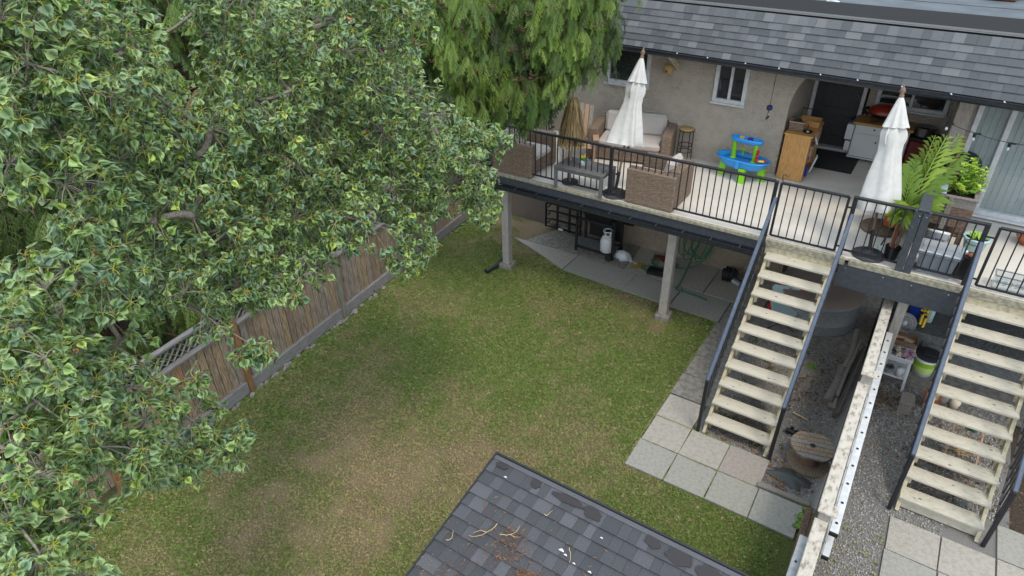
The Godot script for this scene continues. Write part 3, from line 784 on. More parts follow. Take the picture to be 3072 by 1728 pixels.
# ---------------------------------------------------------------- house
func window(h: Node3D, label: String, x0: float, x1: float, y0: float, y1: float, z: float, panes: int, blind := false):
	var w := part("window", "white_trim", h, func(s):
		var fw := .075
		cbox(s, Vector3((x0 + x1) / 2, y0 + fw / 2, z + .02), Vector3(x1 - x0, fw, .07), .006); cbox(s, Vector3((x0 + x1) / 2, y1 - fw / 2, z + .02), Vector3(x1 - x0, fw, .07), .006)
		cbox(s, Vector3(x0 + fw / 2, (y0 + y1) / 2, z + .021), Vector3(fw, y1 - y0 - .15, .07), .006); cbox(s, Vector3(x1 - fw / 2, (y0 + y1) / 2, z + .021), Vector3(fw, y1 - y0 - .15, .07), .006)
		for k in range(1, panes): box(s, Vector3(lerpf(x0 + fw, x1 - fw, float(k) / panes), (y0 + y1) / 2, z + .015), Vector3(.05, y1 - y0 - .15, .05)))
	if label: w.set_meta("label", label)
	bx("sill", "white_trim", w, Vector3((x0 + x1) / 2, y0 - .012, z + .05), Vector3(x1 - x0 + .03, .03, .09))
	for k in panes:
		var a := lerpf(x0 + .075, x1 - .075, float(k) / panes); var b := lerpf(x0 + .075, x1 - .075, float(k + 1) / panes)
		bx("pane", "window_glass", w, Vector3((a + b) / 2, (y0 + y1) / 2, z + .004), Vector3(b - a, y1 - y0 - .15, .006))
		if blind:
			var s := S(); var n := int((y1 - y0 - .15) / .05)
			for j in n: box(s, Vector3((a + b) / 2, y0 + .1 + j * .05, z - .05), Vector3(b - a, .044, .006), spin(.5, 0, 0))
			var bl := obj("blind_slats", s, "grey_wall", w); bl.set_meta("kind", "stuff")

func house():
	var h := thing("townhouse", "beige stucco townhouse with a grey shingled mansard roof over the decks", "house")
	var W := "stucco"
	# lower storey and the facade, with the recessed porch and its arched corner
	var cut := func(s, x0: float, x1: float, y0: float, y1: float, holes: Array):
		var x := x0
		for o in holes:
			if o[0] > x: box(s, Vector3((x + o[0]) / 2, (y0 + y1) / 2, -2.3), Vector3(o[0] - x, y1 - y0, .2))
			box(s, Vector3((o[0] + o[1]) / 2, (y0 + o[2]) / 2, -2.3), Vector3(o[1] - o[0], o[2] - y0, .2))
			box(s, Vector3((o[0] + o[1]) / 2, (o[3] + y1) / 2, -2.3), Vector3(o[1] - o[0], y1 - o[3], .2))
			x = o[1]
		box(s, Vector3((x + x1) / 2, (y0 + y1) / 2, -2.3), Vector3(x1 - x, y1 - y0, .2))
	part("wall", W, h, func(s): cut.call(s, -.25, 4.79, D - .05, 4.85, [[1.1, 2.05, 3.75, 4.68], [3.37, 4.0, 3.69, 4.68]]))
	part("wall", W, h, func(s): cut.call(s, 7.36, 12.0, D - .05, 4.85, [[7.62, 9.6, D + .06, 4.45]]))
	part("porch_wall", W, h, func(s):
		var pts := [Vector2(4.79, 4.85), Vector2(7.36, 4.85), Vector2(7.36, 4.62)]
		for k in 9:
			var a := PI / 2 + PI / 2 * k / 8.0
			pts.append(Vector2(5.5 + .71 * cos(a), 3.75 + .87 * sin(a)))
		prism(s, pts, .2, Vector3(0, 0, -2.2))
		box(s, Vector3(4.69, 3.65, -3.36), Vector3(.2, 2.4, 1.95)); box(s, Vector3(7.46, 3.65, -3.36), Vector3(.2, 2.4, 1.95))
		box(s, Vector3(6.08, 4.75, -3.36), Vector3(2.56, .1, 1.95))
		# back wall round the door and the window
		for r in [[4.79, 4.82, D, 4.8], [5.86, 6.0, D, 4.8], [7.25, 7.36, D, 4.8], [4.82, 5.86, 4.5, 4.8], [6.0, 7.25, D, 3.47], [6.0, 7.25, 4.45, 4.8]]:
			box(s, Vector3((r[0] + r[1]) / 2, (r[2] + r[3]) / 2, -4.35), Vector3(r[1] - r[0], r[3] - r[2], .2)))
	part("side_wall", W, h, func(s): box(s, Vector3(-.16, 2.7, -7.4), Vector3(.2, 5.4, 10.0)))
	part("lower_wall", "stucco_lower", h, func(s): box(s, Vector3(2.5, 1.2, -2.45), Vector3(5.6, 2.42, .2)))
	part("lower_wall", "grey_wall", h, func(s):
		box(s, Vector3(9.7, 1.2, -2.45), Vector3(4.6, 2.42, .2)); box(s, Vector3(9.7, .27, -1.75), Vector3(4.5, .55, 1.1))
		box(s, Vector3(8.25, .285, -1.19), Vector3(.4, .2, .03)))
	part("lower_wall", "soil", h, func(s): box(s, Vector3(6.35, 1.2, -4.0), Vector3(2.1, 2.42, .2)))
	part("interior", "interior", h, func(s):
		box(s, Vector3(2.5, 4.2, -2.85), Vector3(4.5, 2.2, .05)); box(s, Vector3(6.1, 4.0, -4.95), Vector3(3.0, 2.4, .05)); box(s, Vector3(9.7, 3.6, -3.3), Vector3(4.6, 2.4, .05)))
	# windows and doors
	window(h, "dark window with closed blinds behind the first umbrella", 1.1, 2.05, 3.75, 4.68, -2.2, 1, true)
	window(h, "small white framed slider window right of the bird house", 3.37, 4.0, 3.69, 4.68, -2.2, 2)
	window(h, "porch window behind the second umbrella", 6.0, 7.25, 3.47, 4.45, -4.25, 2)
	var dr := part("door", "door_dark", h, func(s):
		box(s, Vector3(5.32, 3.5, -4.3), Vector3(.86, 2.0, .05)))
	for r in [[2.72, 3.15], [3.3, 3.75], [3.9, 4.3]]:
		part("door_panel", "door_dark", dr, func(s):
			for e in [-1, 1]:
				box(s, Vector3(5.32, r[0] if e < 0 else r[1], -4.27), Vector3(.56, .025, .02)); box(s, Vector3(5.32 + e * .28, (r[0] + r[1]) / 2, -4.27), Vector3(.025, r[1] - r[0], .02)))
	part("handle", "steel", dr, func(s): ball(s, Vector3(5.68, 3.62, -4.24), Vector3(.032, .032, .04)))
	part("lock", "steel", dr, func(s): ball(s, Vector3(5.68, 3.9, -4.25), Vector3(.03, .03, .025)))
	part("door_frame", "white_trim", h, func(s):
		cbox(s, Vector3(4.855, 3.5, -4.24), Vector3(.07, 2.06, .1), .006); cbox(s, Vector3(5.785, 3.5, -4.24), Vector3(.07, 2.06, .1), .006)
		cbox(s, Vector3(5.32, 4.54, -4.24), Vector3(1.0, .07, .1), .006); cbox(s, Vector3(5.32, D + .03, -4.2), Vector3(1.0, .05, .16), .006))
	var sd := part("sliding_door", "white_trim", h, func(s):
		for x in [7.66, 8.1, 9.05, 9.55]: cbox(s, Vector3(x, 3.47, -2.17 if x < 8 or x > 9.2 else -2.19), Vector3(.075, 1.98, .07), .006)
		cbox(s, Vector3(8.6, D + .1, -2.16), Vector3(1.98, .08, .1), .006); cbox(s, Vector3(8.6, D + .05, -2.1), Vector3(2.1, .04, .12), .006); cbox(s, Vector3(8.6, 4.45, -2.17), Vector3(1.98, .07, .07), .006))
	for r in [[7.69, 8.07], [8.13, 9.02], [9.08, 9.52]]:
		bx("pane", "glass", sd, Vector3((r[0] + r[1]) / 2, 3.48, -2.2), Vector3(r[1] - r[0], 1.9, .006))
	var bm := S(); box(bm, Vector3.ZERO, Vector3(.092, 1.86, .004), spin(0, .42, 0)); var bmm := mesh_of(bm)
	for k in 20: put("blind_slat", bmm, "blind", sd, Vector3(7.72 + k * .093, 3.48, -2.27))
	part("corner_trim", "post_paint", h, func(s): cbox(s, Vector3(7.5, 3.55, -2.17), Vector3(.13, 2.1, .06), .008); cbox(s, Vector3(7.4, 3.9, -2.16), Vector3(.1, 1.6, .05), .008))
	# eave soffit, fascia and gutter, in the roof's own axes
	var RB := Basis(Vector3.UP, -.0848); var RO := Vector3(1.68, 4.65, -1.5)
	var tf := func(o: Node3D): o.transform = Transform3D(RB, RO)
	var rf := part("mansard_roof", "gutter", h, func(s):
		box(s, Vector3(3.6, .04, -.62), Vector3(9.4, .05, 1.2))
		var pts := [Vector2(0, 0), Vector2(0, .06), Vector2(.39, .76), Vector2(.7, .76), Vector2(.7, 0)]
		prism(s, pts, 9.4, Vector3(-1.1, 0, 0.0), Basis(Vector3(0, 0, -1), Vector3.UP, Vector3(-1, 0, 0))))
	tf.call(rf)
	rng.seed = 51
	var tl := spin(-.508, 0, 0); var up := tl.y; var nr := tl.z
	var ms := {}
	for c in 7:
		var x := -1.05 - rng.randf() * .15
		while x < 8.2:
			var w: float = [.12, .15, .18, .23, .16][rng.randi_range(0, 4)]
			var key := int(w * 100)
			if not ms.has(key):
				var s := S(); cbox(s, Vector3.ZERO, Vector3(w - .0012, .15, .005), .002); ms[key] = mesh_of(s)
			var tone: int = [0, 1, 1, 2, 2, 3, 3, 4, 5, 6][rng.randi_range(0, 9)] if c > 1 or rng.randf() < .35 else [0, 4, 1][rng.randi_range(0, 2)]
			var lift: float = rng.randf_range(.0, .006)
			put("shingle", ms[key], "shingle_%d" % tone, rf, Vector3(x + w / 2, .04, .02) + up * (.07 + c * .117) + nr * (.019 + lift), tl * spin(-.12, 0, 0))
			x += w
	part("ridge_flashing", "flash", rf, func(s):
		box(s, Vector3(3.6, .90, -.52), Vector3(9.5, .26, .06), spin(-.75, 0, 0)); box(s, Vector3(3.6, .965, -.68), Vector3(9.5, .03, .2)))
	part("roof_edge_strip", "shingle_6", rf, func(s): box(s, Vector3(3.6, .83, -.42), Vector3(9.5, .05, .012), tl))
	var gt := part("gutter", "gutter", rf, func(s):
		var prof := [Vector2(0, .09), Vector2(0, 0), Vector2(.07, 0), Vector2(.095, .035), Vector2(.095, .08), Vector2(.11, .09), Vector2(.085, .095), Vector2(.085, .04), Vector2(.065, .012), Vector2(.012, .012), Vector2(.012, .09)]
		prism(s, prof, 9.4, Vector3(-1.1, -.05, .015), Basis(Vector3(0, 0, 1), Vector3.UP, Vector3(-1, 0, 0))))
	for k in 12:
		bx("hanger_clip", "white", gt, Vector3(-.05 + k * .62 + rng.randf_range(-.04, .04), .048, .1), Vector3(.018, .008, .06), spin(0, .3, 0))
	var fr := part("flat_roof", "flat_roof", h, func(s): box(s, Vector3(3.6, .78, -6.9), Vector3(9.6, .2, 12.3)))
	tf.call(fr)
	for z in [-1.1, -2.3, -3.3, -4.3]:
		var sm := part("roof_seam", "flat_roof", fr, func(s): box(s, Vector3(3.6, .884, z), Vector3(9.5, .012, .08)))
		if z > -1.2: sm.material_override = M["shingle_6"]
	part("vent_pipe", "white", fr, func(s): cyl(s, Vector3(3.25, .88, -1.45), .055, .35, 12); cyl(s, Vector3(3.25, 1.0, -1.45), .066, .03, 12); cyl(s, Vector3(3.25, .87, -1.45), .11, .02, 12))
	part("roof_vent", "terra_dark", fr, func(s): cbox(s, Vector3(5.5, .95, -3.2), Vector3(.5, .12, .4), .02); cbox(s, Vector3(5.5, 1.04, -3.2), Vector3(.4, .1, .3), .02))

func wall_ornaments():
	var b := thing("bird_house", "small tan bird house hanging under the eave bracket", "bird house")
	part("bracket", "stringer", b, func(s): bar(s, Vector3(2.58, 4.62, -1.6), Vector3(2.66, 4.2, -2.15), .07))
	part("house_body", "bamboo", b, func(s): lathe(s, [[.0, -.1], [.07, -.08], [.1, -.02], [.1, .03], [.05, .1], [0, .13]], Vector3(2.5, 4.22, -1.98), 10, spin(.5, 0, .5)))
	part("hole", "black", b, func(s): lathe(s, [[0, 0], [.022, 0]], Vector3(2.5, 4.2, -1.875), 8, spin(PI / 2 + .2, 0, 0), nofold, true))
	var c := thing("cord", "pale looped cord hanging from the eave bracket beside the bird house", "cord")
	part("strand", "cord", c, func(s):
		tube(s, bez(Vector3(2.7, 4.45, -1.95), Vector3(2.8, 3.9, -2.12), Vector3(2.66, 3.85, -2.15), 8), .006); tube(s, bez(Vector3(2.66, 3.85, -2.15), Vector3(2.45, 3.75, -2.12), Vector3(2.53, 4.2, -2.12), 8), .006))
	part("plug", "cord", c, func(s): box(s, Vector3(2.67, 3.82, -2.14), Vector3(.04, .06, .03), spin(0, 0, .4)))
	var w := thing("wind_chime", "blue glass ball ornament hanging on a thin wire from the eave", "ornament")
	part("wire", "iron", w, func(s): tube(s, [Vector3(4.56, 4.6, -1.7), Vector3(4.56, 3.78, -1.7)], .005); box(s, Vector3(4.56, 4.3, -1.7), Vector3(.012, .1, .012)))
	part("ball", "navy", w, func(s): ball(s, Vector3(4.56, 3.87, -1.7), Vector3(.055, .055, .055)))
	part("tail", "iron", w, func(s): tube(s, [Vector3(4.56, 3.82, -1.7), Vector3(4.54, 3.74, -1.69), Vector3(4.57, 3.68, -1.7)], .006); ball(s, Vector3(4.545, 3.68, -1.7), Vector3(.018, .03, .01), 6); ball(s, Vector3(4.575, 3.71, -1.7), Vector3(.014, .022, .01), 6))
	var l := thing("string_light", "string of clear bulbs on a dark cord in front of the sliding door", "string lights")
	var pts := [Vector3(7.25, 4.5, -.9), Vector3(7.28, 4.3, -.9), Vector3(7.65, 4.2, -.92), Vector3(8.1, 4.13, -.95), Vector3(8.9, 4.15, -1.0), Vector3(9.8, 4.3, -1.05)]
	part("cord", "black", l, func(s):
		for k in pts.size() - 1: tube(s, bez(pts[k], (pts[k] + pts[k + 1]) / 2 + Vector3(0, -.03, 0), pts[k + 1], 5), .006, .006, 5))
	for k in [1, 2, 3, 4]:
		part("socket", "black", l, func(s): cyl(s, pts[k] + Vector3(-.01, -.06, 0), .022, .06, 8); box(s, pts[k] + Vector3(.03, -.005, 0), Vector3(.07, .02, .02)))
		part("bulb", "bulb_white", l, func(s): lathe(s, [[.01, 0], [.021, -.03], [.018, -.05], [0, -.06]], pts[k] + Vector3(-.01, -.06, 0), 10))

func shed():
	var o := Vector3(4.393, 2.6, 6.75); var sl := atan(.245 / 1.34)
	var t := thing("garden_shed", "garden shed with a low pitched dark grey shingle roof at the bottom", "shed", o)
	part("wall", "divider_wood", t, func(s):
		box(s, Vector3(1.4, -1.35, .2), Vector3(2.6, 2.5, .06)); box(s, Vector3(.15, -1.4, 1.6), Vector3(.06, 2.3, 2.7)); box(s, Vector3(2.66, -1.4, 1.6), Vector3(.06, 2.3, 2.7)))
	var B := spin(sl, 0, 0); var dn := B.z; var up := B.y
	var rf := part("roof", "shed_shingle_0", t, func(s): box(s, Vector3(1.4, -.02, 0) + dn * 1.6, Vector3(2.8, .04, 3.2), B))
	part("drip_edge", "flash", rf, func(s):
		box(s, Vector3(1.4, .0, -.012), Vector3(2.84, .07, .02), B); box(s, Vector3(-.012, 0, 0) + dn * 1.6, Vector3(.02, .06, 3.22), B))
	part("ridge_strip", "shed_shingle_4", rf, func(s): box(s, Vector3(1.4, .0155, 0) + dn * .03, Vector3(2.83, .012, .045), B))
	rng.seed = 61
	var ms := {}
	for c in 13:
		var x := -.01
		var first := true; var lightpos: bool = c % 2 == 0
		while x < 2.8:
			var w: float = [.08, .1, .13, .16, .11][rng.randi_range(0, 4)]
			if first: w = [.08, .14, .2][c % 3]; first = false
			var key := int(w * 100)
			if not ms.has(key):
				var s := S(); cbox(s, Vector3.ZERO, Vector3(w - .0012, .005, .165), .002); ms[key] = mesh_of(s)
			var tone: int = [1, 1, 2, 1, 0, 2][rng.randi_range(0, 5)]
			if lightpos and rng.randf() < .8: tone = [3, 3, 4, 2][rng.randi_range(0, 3)]
			lightpos = not lightpos
			put("shingle", ms[key], "shed_shingle_%d" % tone, rf, Vector3(x + w / 2, 0, 0) + dn * (.12 + c * .136) + up * (.017 + rng.randf() * .003), B * spin(-.11, 0, 0) * Basis())
			x += w
	# patches of roofing tar along the high edge
	for p in [[.12, .09, .06, .04], [.52, .1, .06, .045], [.86, .1, .14, .05], [1.12, .11, .1, .06], [1.7, .1, .07, .06], [1.95, .12, .13, .07], [2.2, .13, .09, .09], [2.55, .12, .06, .12]]:
		part("tar_patch", "tar", rf, func(s):
			var q := []
			for k in 22:
				var a := TAU * k / 22; var r := 1.0 + .16 * sin(a * 2 + p[0] * 9) + .1 * sin(a * 5 + p[0] * 5) + rng.randf_range(-.09, .09)
				q.append(Vector2(cos(a) * p[2] * r, sin(a) * p[3] * r * .85))
			prism(s, q, .006, Vector3(p[0], 0, 0) + dn * p[1] + up * .034, B * Basis(Vector3.RIGHT, -PI / 2)))
	# twigs, needle litter and droppings lying on the roof
	var at := func(x: float, d: float, h: float) -> Vector3: return o + Vector3(x, 0, 0) + dn * d + up * (.03 + h)
	var k3 := 0
	for tw in [[.42, .62, .3, 1.9], [.5, .7, .22, -.7], [.95, .85, .22, .5], [.35, 1.3, .35, 2.4], [1.25, 1.22, .3, 1.2], [.2, .5, .12, 1.2], [1.1, .5, .14, .8], [.75, .33, .1, .9], [1.75, 1.0, .12, 1.1], [.1, .98, .14, .1], [1.5, 1.35, .14, .3]]:
		k3 += 1
		var t2 := thing("twig", ["pale forked twig lying on the shed roof near its corner", "crooked bare twig crossing the forked one on the shed roof", "hook shaped twig beside orange needles on the shed roof", "bent twig in the largest needle heap low on the shed roof", "hooked twig low in the middle of the shed roof", "tiny twig near the left rake of the shed roof", "short twig below the tar patches of the shed roof", "short bent twig near the upper edge of the shed roof", "short reddish twig on the right part of the shed roof", "thin twig lying level near the left rake of the shed roof", "small twig low on the right part of the shed roof"][k3 - 1], "twig", Vector3.ZERO, 0, "twigs on the shed roof")
		part("stem", "straw_light" if k3 % 3 else "terra_dark", t2, func(s):
			var a: Vector3 = at.call(tw[0], tw[1], .008); var dr := Vector3(cos(tw[3]), 0, sin(tw[3])); var l: float = tw[2]
			var hd: float = tw[3]; var x: float = tw[0]; var d: float = tw[1]; var pts := [a]; var fork := []
			for q in 7:
				hd += rng.randfn(0, .32) + (.16 if k3 % 2 else -.16); x += cos(hd) * l / 7; d += sin(hd) * l / 7
				pts.append(at.call(x, d, .008 + .006 * rng.randf()))
				if q == 2: fork = [pts[-1], at.call(x + cos(hd + .8) * l * .2, d + sin(hd + .8) * l * .2, .012), at.call(x + cos(hd + .5) * l * .4, d + sin(hd + .5) * l * .4, .006)]
			tube(s, pts, .0036, .0016, 5)
			if l > .2: tube(s, fork, .0035, .0015, 5))
	var nd := S(); t3(nd, Vector3(-.022, 0, 0), Vector3(0, .006, .004), Vector3(.022, .002, 0)); t3(nd, Vector3(-.012, 0, .01), Vector3(0, .004, -.004), Vector3(.012, .002, -.014))
	var xf := []; var cols := []
	rng.seed = 62
	for k in 2600:
		var sp: Array = [[.62, .72, .1], [.3, 1.38, .13], [.55, 1.32, .07], [.9, .92, .06], [1.2, 1.2, .12], [1.4, .9, .5], [.8, .9, .45], [.85, 1.35, .07], [1.7, 1.25, .3], [.5, 1.0, .3]][mini(k % 12, 9)]
		var x: float = sp[0] + rng.randfn(0, sp[2]); var d: float = sp[1] + rng.randfn(0, sp[2])
		if x < 0 or x > 2.7 or d < .08: continue
		if sp[2] > .2 and rng.randf() < .55: continue
		xf.append(Transform3D(spin(rng.randfn(0, .3), rng.randf() * TAU, 0).scaled(Vector3.ONE * rng.randf_range(.5, 1.1)), at.call(x, d, .004 + rng.randf() * .006)))
		cols.append(lin("#6f4a33").lerp(lin("#9c7448"), rng.randf()))
	stuff("needle_litter", mesh_of(nd), "tinted", xf, cols, self, "orange brown cedar needles gathered in heaps on the shed roof", "needle litter")
	part("droppings", "white", rf, func(s):
		for p in [[.22, .18, .012], [1.05, .55, .018], [1.1, .57, .012], [1.35, .6, .012], [1.4, .62, .009], [1.2, .6, .01], [1.2, .78, .01], [1.3, .28, .01]]:
			lathe(s, [[0, .003], [p[2], 0]], at.call(p[0], p[1], .003) - o, 9, B * Basis.from_scale(Vector3(1.4, 1, .7)), func(a, _t): return 1.0 + .3 * sin(a * 3), true))

# ---------------------------------------------------------------- things on the deck
func wicker_chair(label: String, at: Vector3, turn: float, w := .92, seats := 1, back_cushion := true, cat := "armchair") -> Node3D:
	# faces +z; origin on the floor at its centre
	var t := thing("wicker_armchair" if seats == 1 else "wicker_loveseat", label, cat, at, turn, "brown wicker deck seats" )
	var dp := .9; var ah := .64; var aw := .19
	for sx in [-1, 1]:
		part("arm", "wicker", t, func(s): cbox(s, Vector3(sx * (w - aw) / 2, ah / 2 + .02, 0), Vector3(aw, ah, dp), .02))
	part("backrest", "wicker", t, func(s): cbox(s, Vector3(0, .36, -dp / 2 + .1), Vector3(w - aw * 2 + .01, .68, .2), .02))
	part("seat_base", "wicker", t, func(s): cbox(s, Vector3(0, .17, .08), Vector3(w - aw * 2 + .006, .26, dp - .22), .015))
	for sx in [-1, 1]:
		for sz in [-1, 1]: bx("foot", "black", t, Vector3(sx * (w / 2 - .06), .01, sz * (dp / 2 - .06)), Vector3(.05, .03, .05))
	var iw := (w - aw * 2) / seats
	for k in seats:
		var x := -(w - aw * 2) / 2 + iw * (k + .5)
		part("seat_cushion", "cushion", t, func(s): cbox(s, Vector3(x, .37, .1), Vector3(iw - .015, .15, dp - .2), .045))
		if back_cushion: part("back_cushion", "cushion", t, func(s): cbox(s, Vector3(x, .63, -.2), Vector3(iw - .03, .44, .15), .06, spin(-.22, 0, 0)))
	return t

func umbrella(label: String, base: Vector3, tip: Vector3, hem: float, rad: float, sd: int):
	var t := thing("patio_umbrella", label, "umbrella", base)
	part("base", "stone_base", t, func(s): lathe(s, [[0, 0], [.23, 0], [.235, .03], [.2, .055], [.06, .075], [.05, .1], [0, .1]], Vector3.ZERO, 24))
	part("sleeve", "iron", t, func(s): tube(s, [Vector3(0, .06, 0), (tip - base).normalized() * .42], .028, .028, 10))
	part("knob", "iron", t, func(s): ball(s, (tip - base).normalized() * .38 + Vector3(-.04, 0, .02), Vector3(.02, .02, .02)))
	var d := tip - base; var y := d.normalized(); var x := Vector3.BACK.cross(y).normalized() * -1.0
	x = y.cross(Vector3.BACK).normalized(); var b := Basis(x, y, x.cross(y))
	var l := d.length()
	part("pole", "umb_wood", t, func(s): tube(s, [y * .3, y * (l - .1)], .02, .02, 10))
	part("finial", "umb_wood", t, func(s): lathe(s, [[.03, -.1], [.035, -.07], [.02, -.055], [.042, -.02], [.03, .02], [.012, .045], [.016, .06], [0, .075]], d, 12, b))
	var r := RandomNumberGenerator.new(); r.seed = sd
	var ph := r.randf() * TAU
	# the small cap, flared at its edge
	part("cap", "canvas", t, func(s):
		lathe(s, [[.03, -.1], [.055, -.16], [.085, -.26], [.125, -.4], [.155, -.5]], d, 48, b, func(a, f): return 1.0 + f * (.13 * cos(a * 8 + ph) + .12 * cos(a * 3 + ph * 2))))
	# the furled canopy, gathered at the tie and hanging in folds
	var hm := l - hem
	part("canopy", "canvas", t, func(s):
		lathe(s, [[.05, -.36], [.1, -.47], [.145, -.57], [.135, -.7], [.135, -.85], [lerpf(.135, rad, .2), -lerpf(.85, hm, .2)], [lerpf(.135, rad, .4), -lerpf(.85, hm, .4)], [lerpf(.135, rad, .62), -lerpf(.85, hm, .62)], [lerpf(.135, rad, .82), -lerpf(.85, hm, .82)], [rad, -hm + .012], [rad * 1.01, -hm]], d, 72, b,
			func(a, f): return 1.0 + (.10 + .14 * f) * (1.0 - 1.6 * absf(sin(a * 2.5 + ph + f * .9 + .5 * sin(a * 2)))) + .12 * cos(a * 2 + 1.0 + f * .8) + .06 * sin(a * 7 + f * 5) * f + .03 * sin(f * 9 + a * 3)))
	part("tie", "canvas", t, func(s):
		for k in 3:
			var a := ph + k * 2.1 + .6
			var c := b * Vector3(cos(a) * .15, 0, sin(a) * .15)
			tube(s, bez(d + y * -.5 + c * .7, d + y * -.62 + c * 1.35, d + y * -.74 + c * .95, 6), .02, .014, 6)
		)

func straw_umbrella():
	var o := Vector3(1.6, D, .2)
	var t := thing("straw_umbrella", "closed straw tiki umbrella standing behind the coffee table", "umbrella", o)
	part("pole", "teak", t, func(s): tube(s, [Vector3.ZERO, Vector3(0, 1.75, 0)], .02, .02, 8))
	part("base", "stone_base", t, func(s): cyl(s, Vector3.ZERO, .16, .03, 18))
	part("thatch", "straw_dark", t, func(s): lathe(s, [[.02, 1.62], [.1, 1.5], [.15, 1.2], [.18, .9], [.19, .78]], Vector3.ZERO, 22, Basis(), func(a, f): return 1.0 + .15 * f * sin(a * 5)))
	var r := RandomNumberGenerator.new(); r.seed = 8
	for m in 3:
		var st := S()
		for k in 420:
			var a := r.randf() * TAU; var h0 := r.randf_range(1.0, 1.64); var f0 := (1.64 - h0) / .86
			var r0 := .05 + .14 * sqrt(f0) + r.randf() * .02; var len := r.randf_range(.25, .55)
			var r1 := minf(r0 + len * .22, .25) + r.randf_range(-.02, .03)
			var h1 := maxf(h0 - len, .72 + r.randf() * .07)
			var sw := r.randf_range(-.12, .12)
			var p := Vector3(cos(a) * r0, h0, sin(a) * r0); var q := Vector3(cos(a + sw) * r1, h1, sin(a + sw) * r1)
			var sd := Vector3(-sin(a), 0, cos(a)) * .006
			t3(st, p - sd, q, p + sd); t3(st, p - sd, q + sd * 1.2, q - sd * .2)
		var o2 := obj("straw", st, ["straw", "straw_light", "straw_dark"][m], t); o2.set_meta("kind", "stuff")

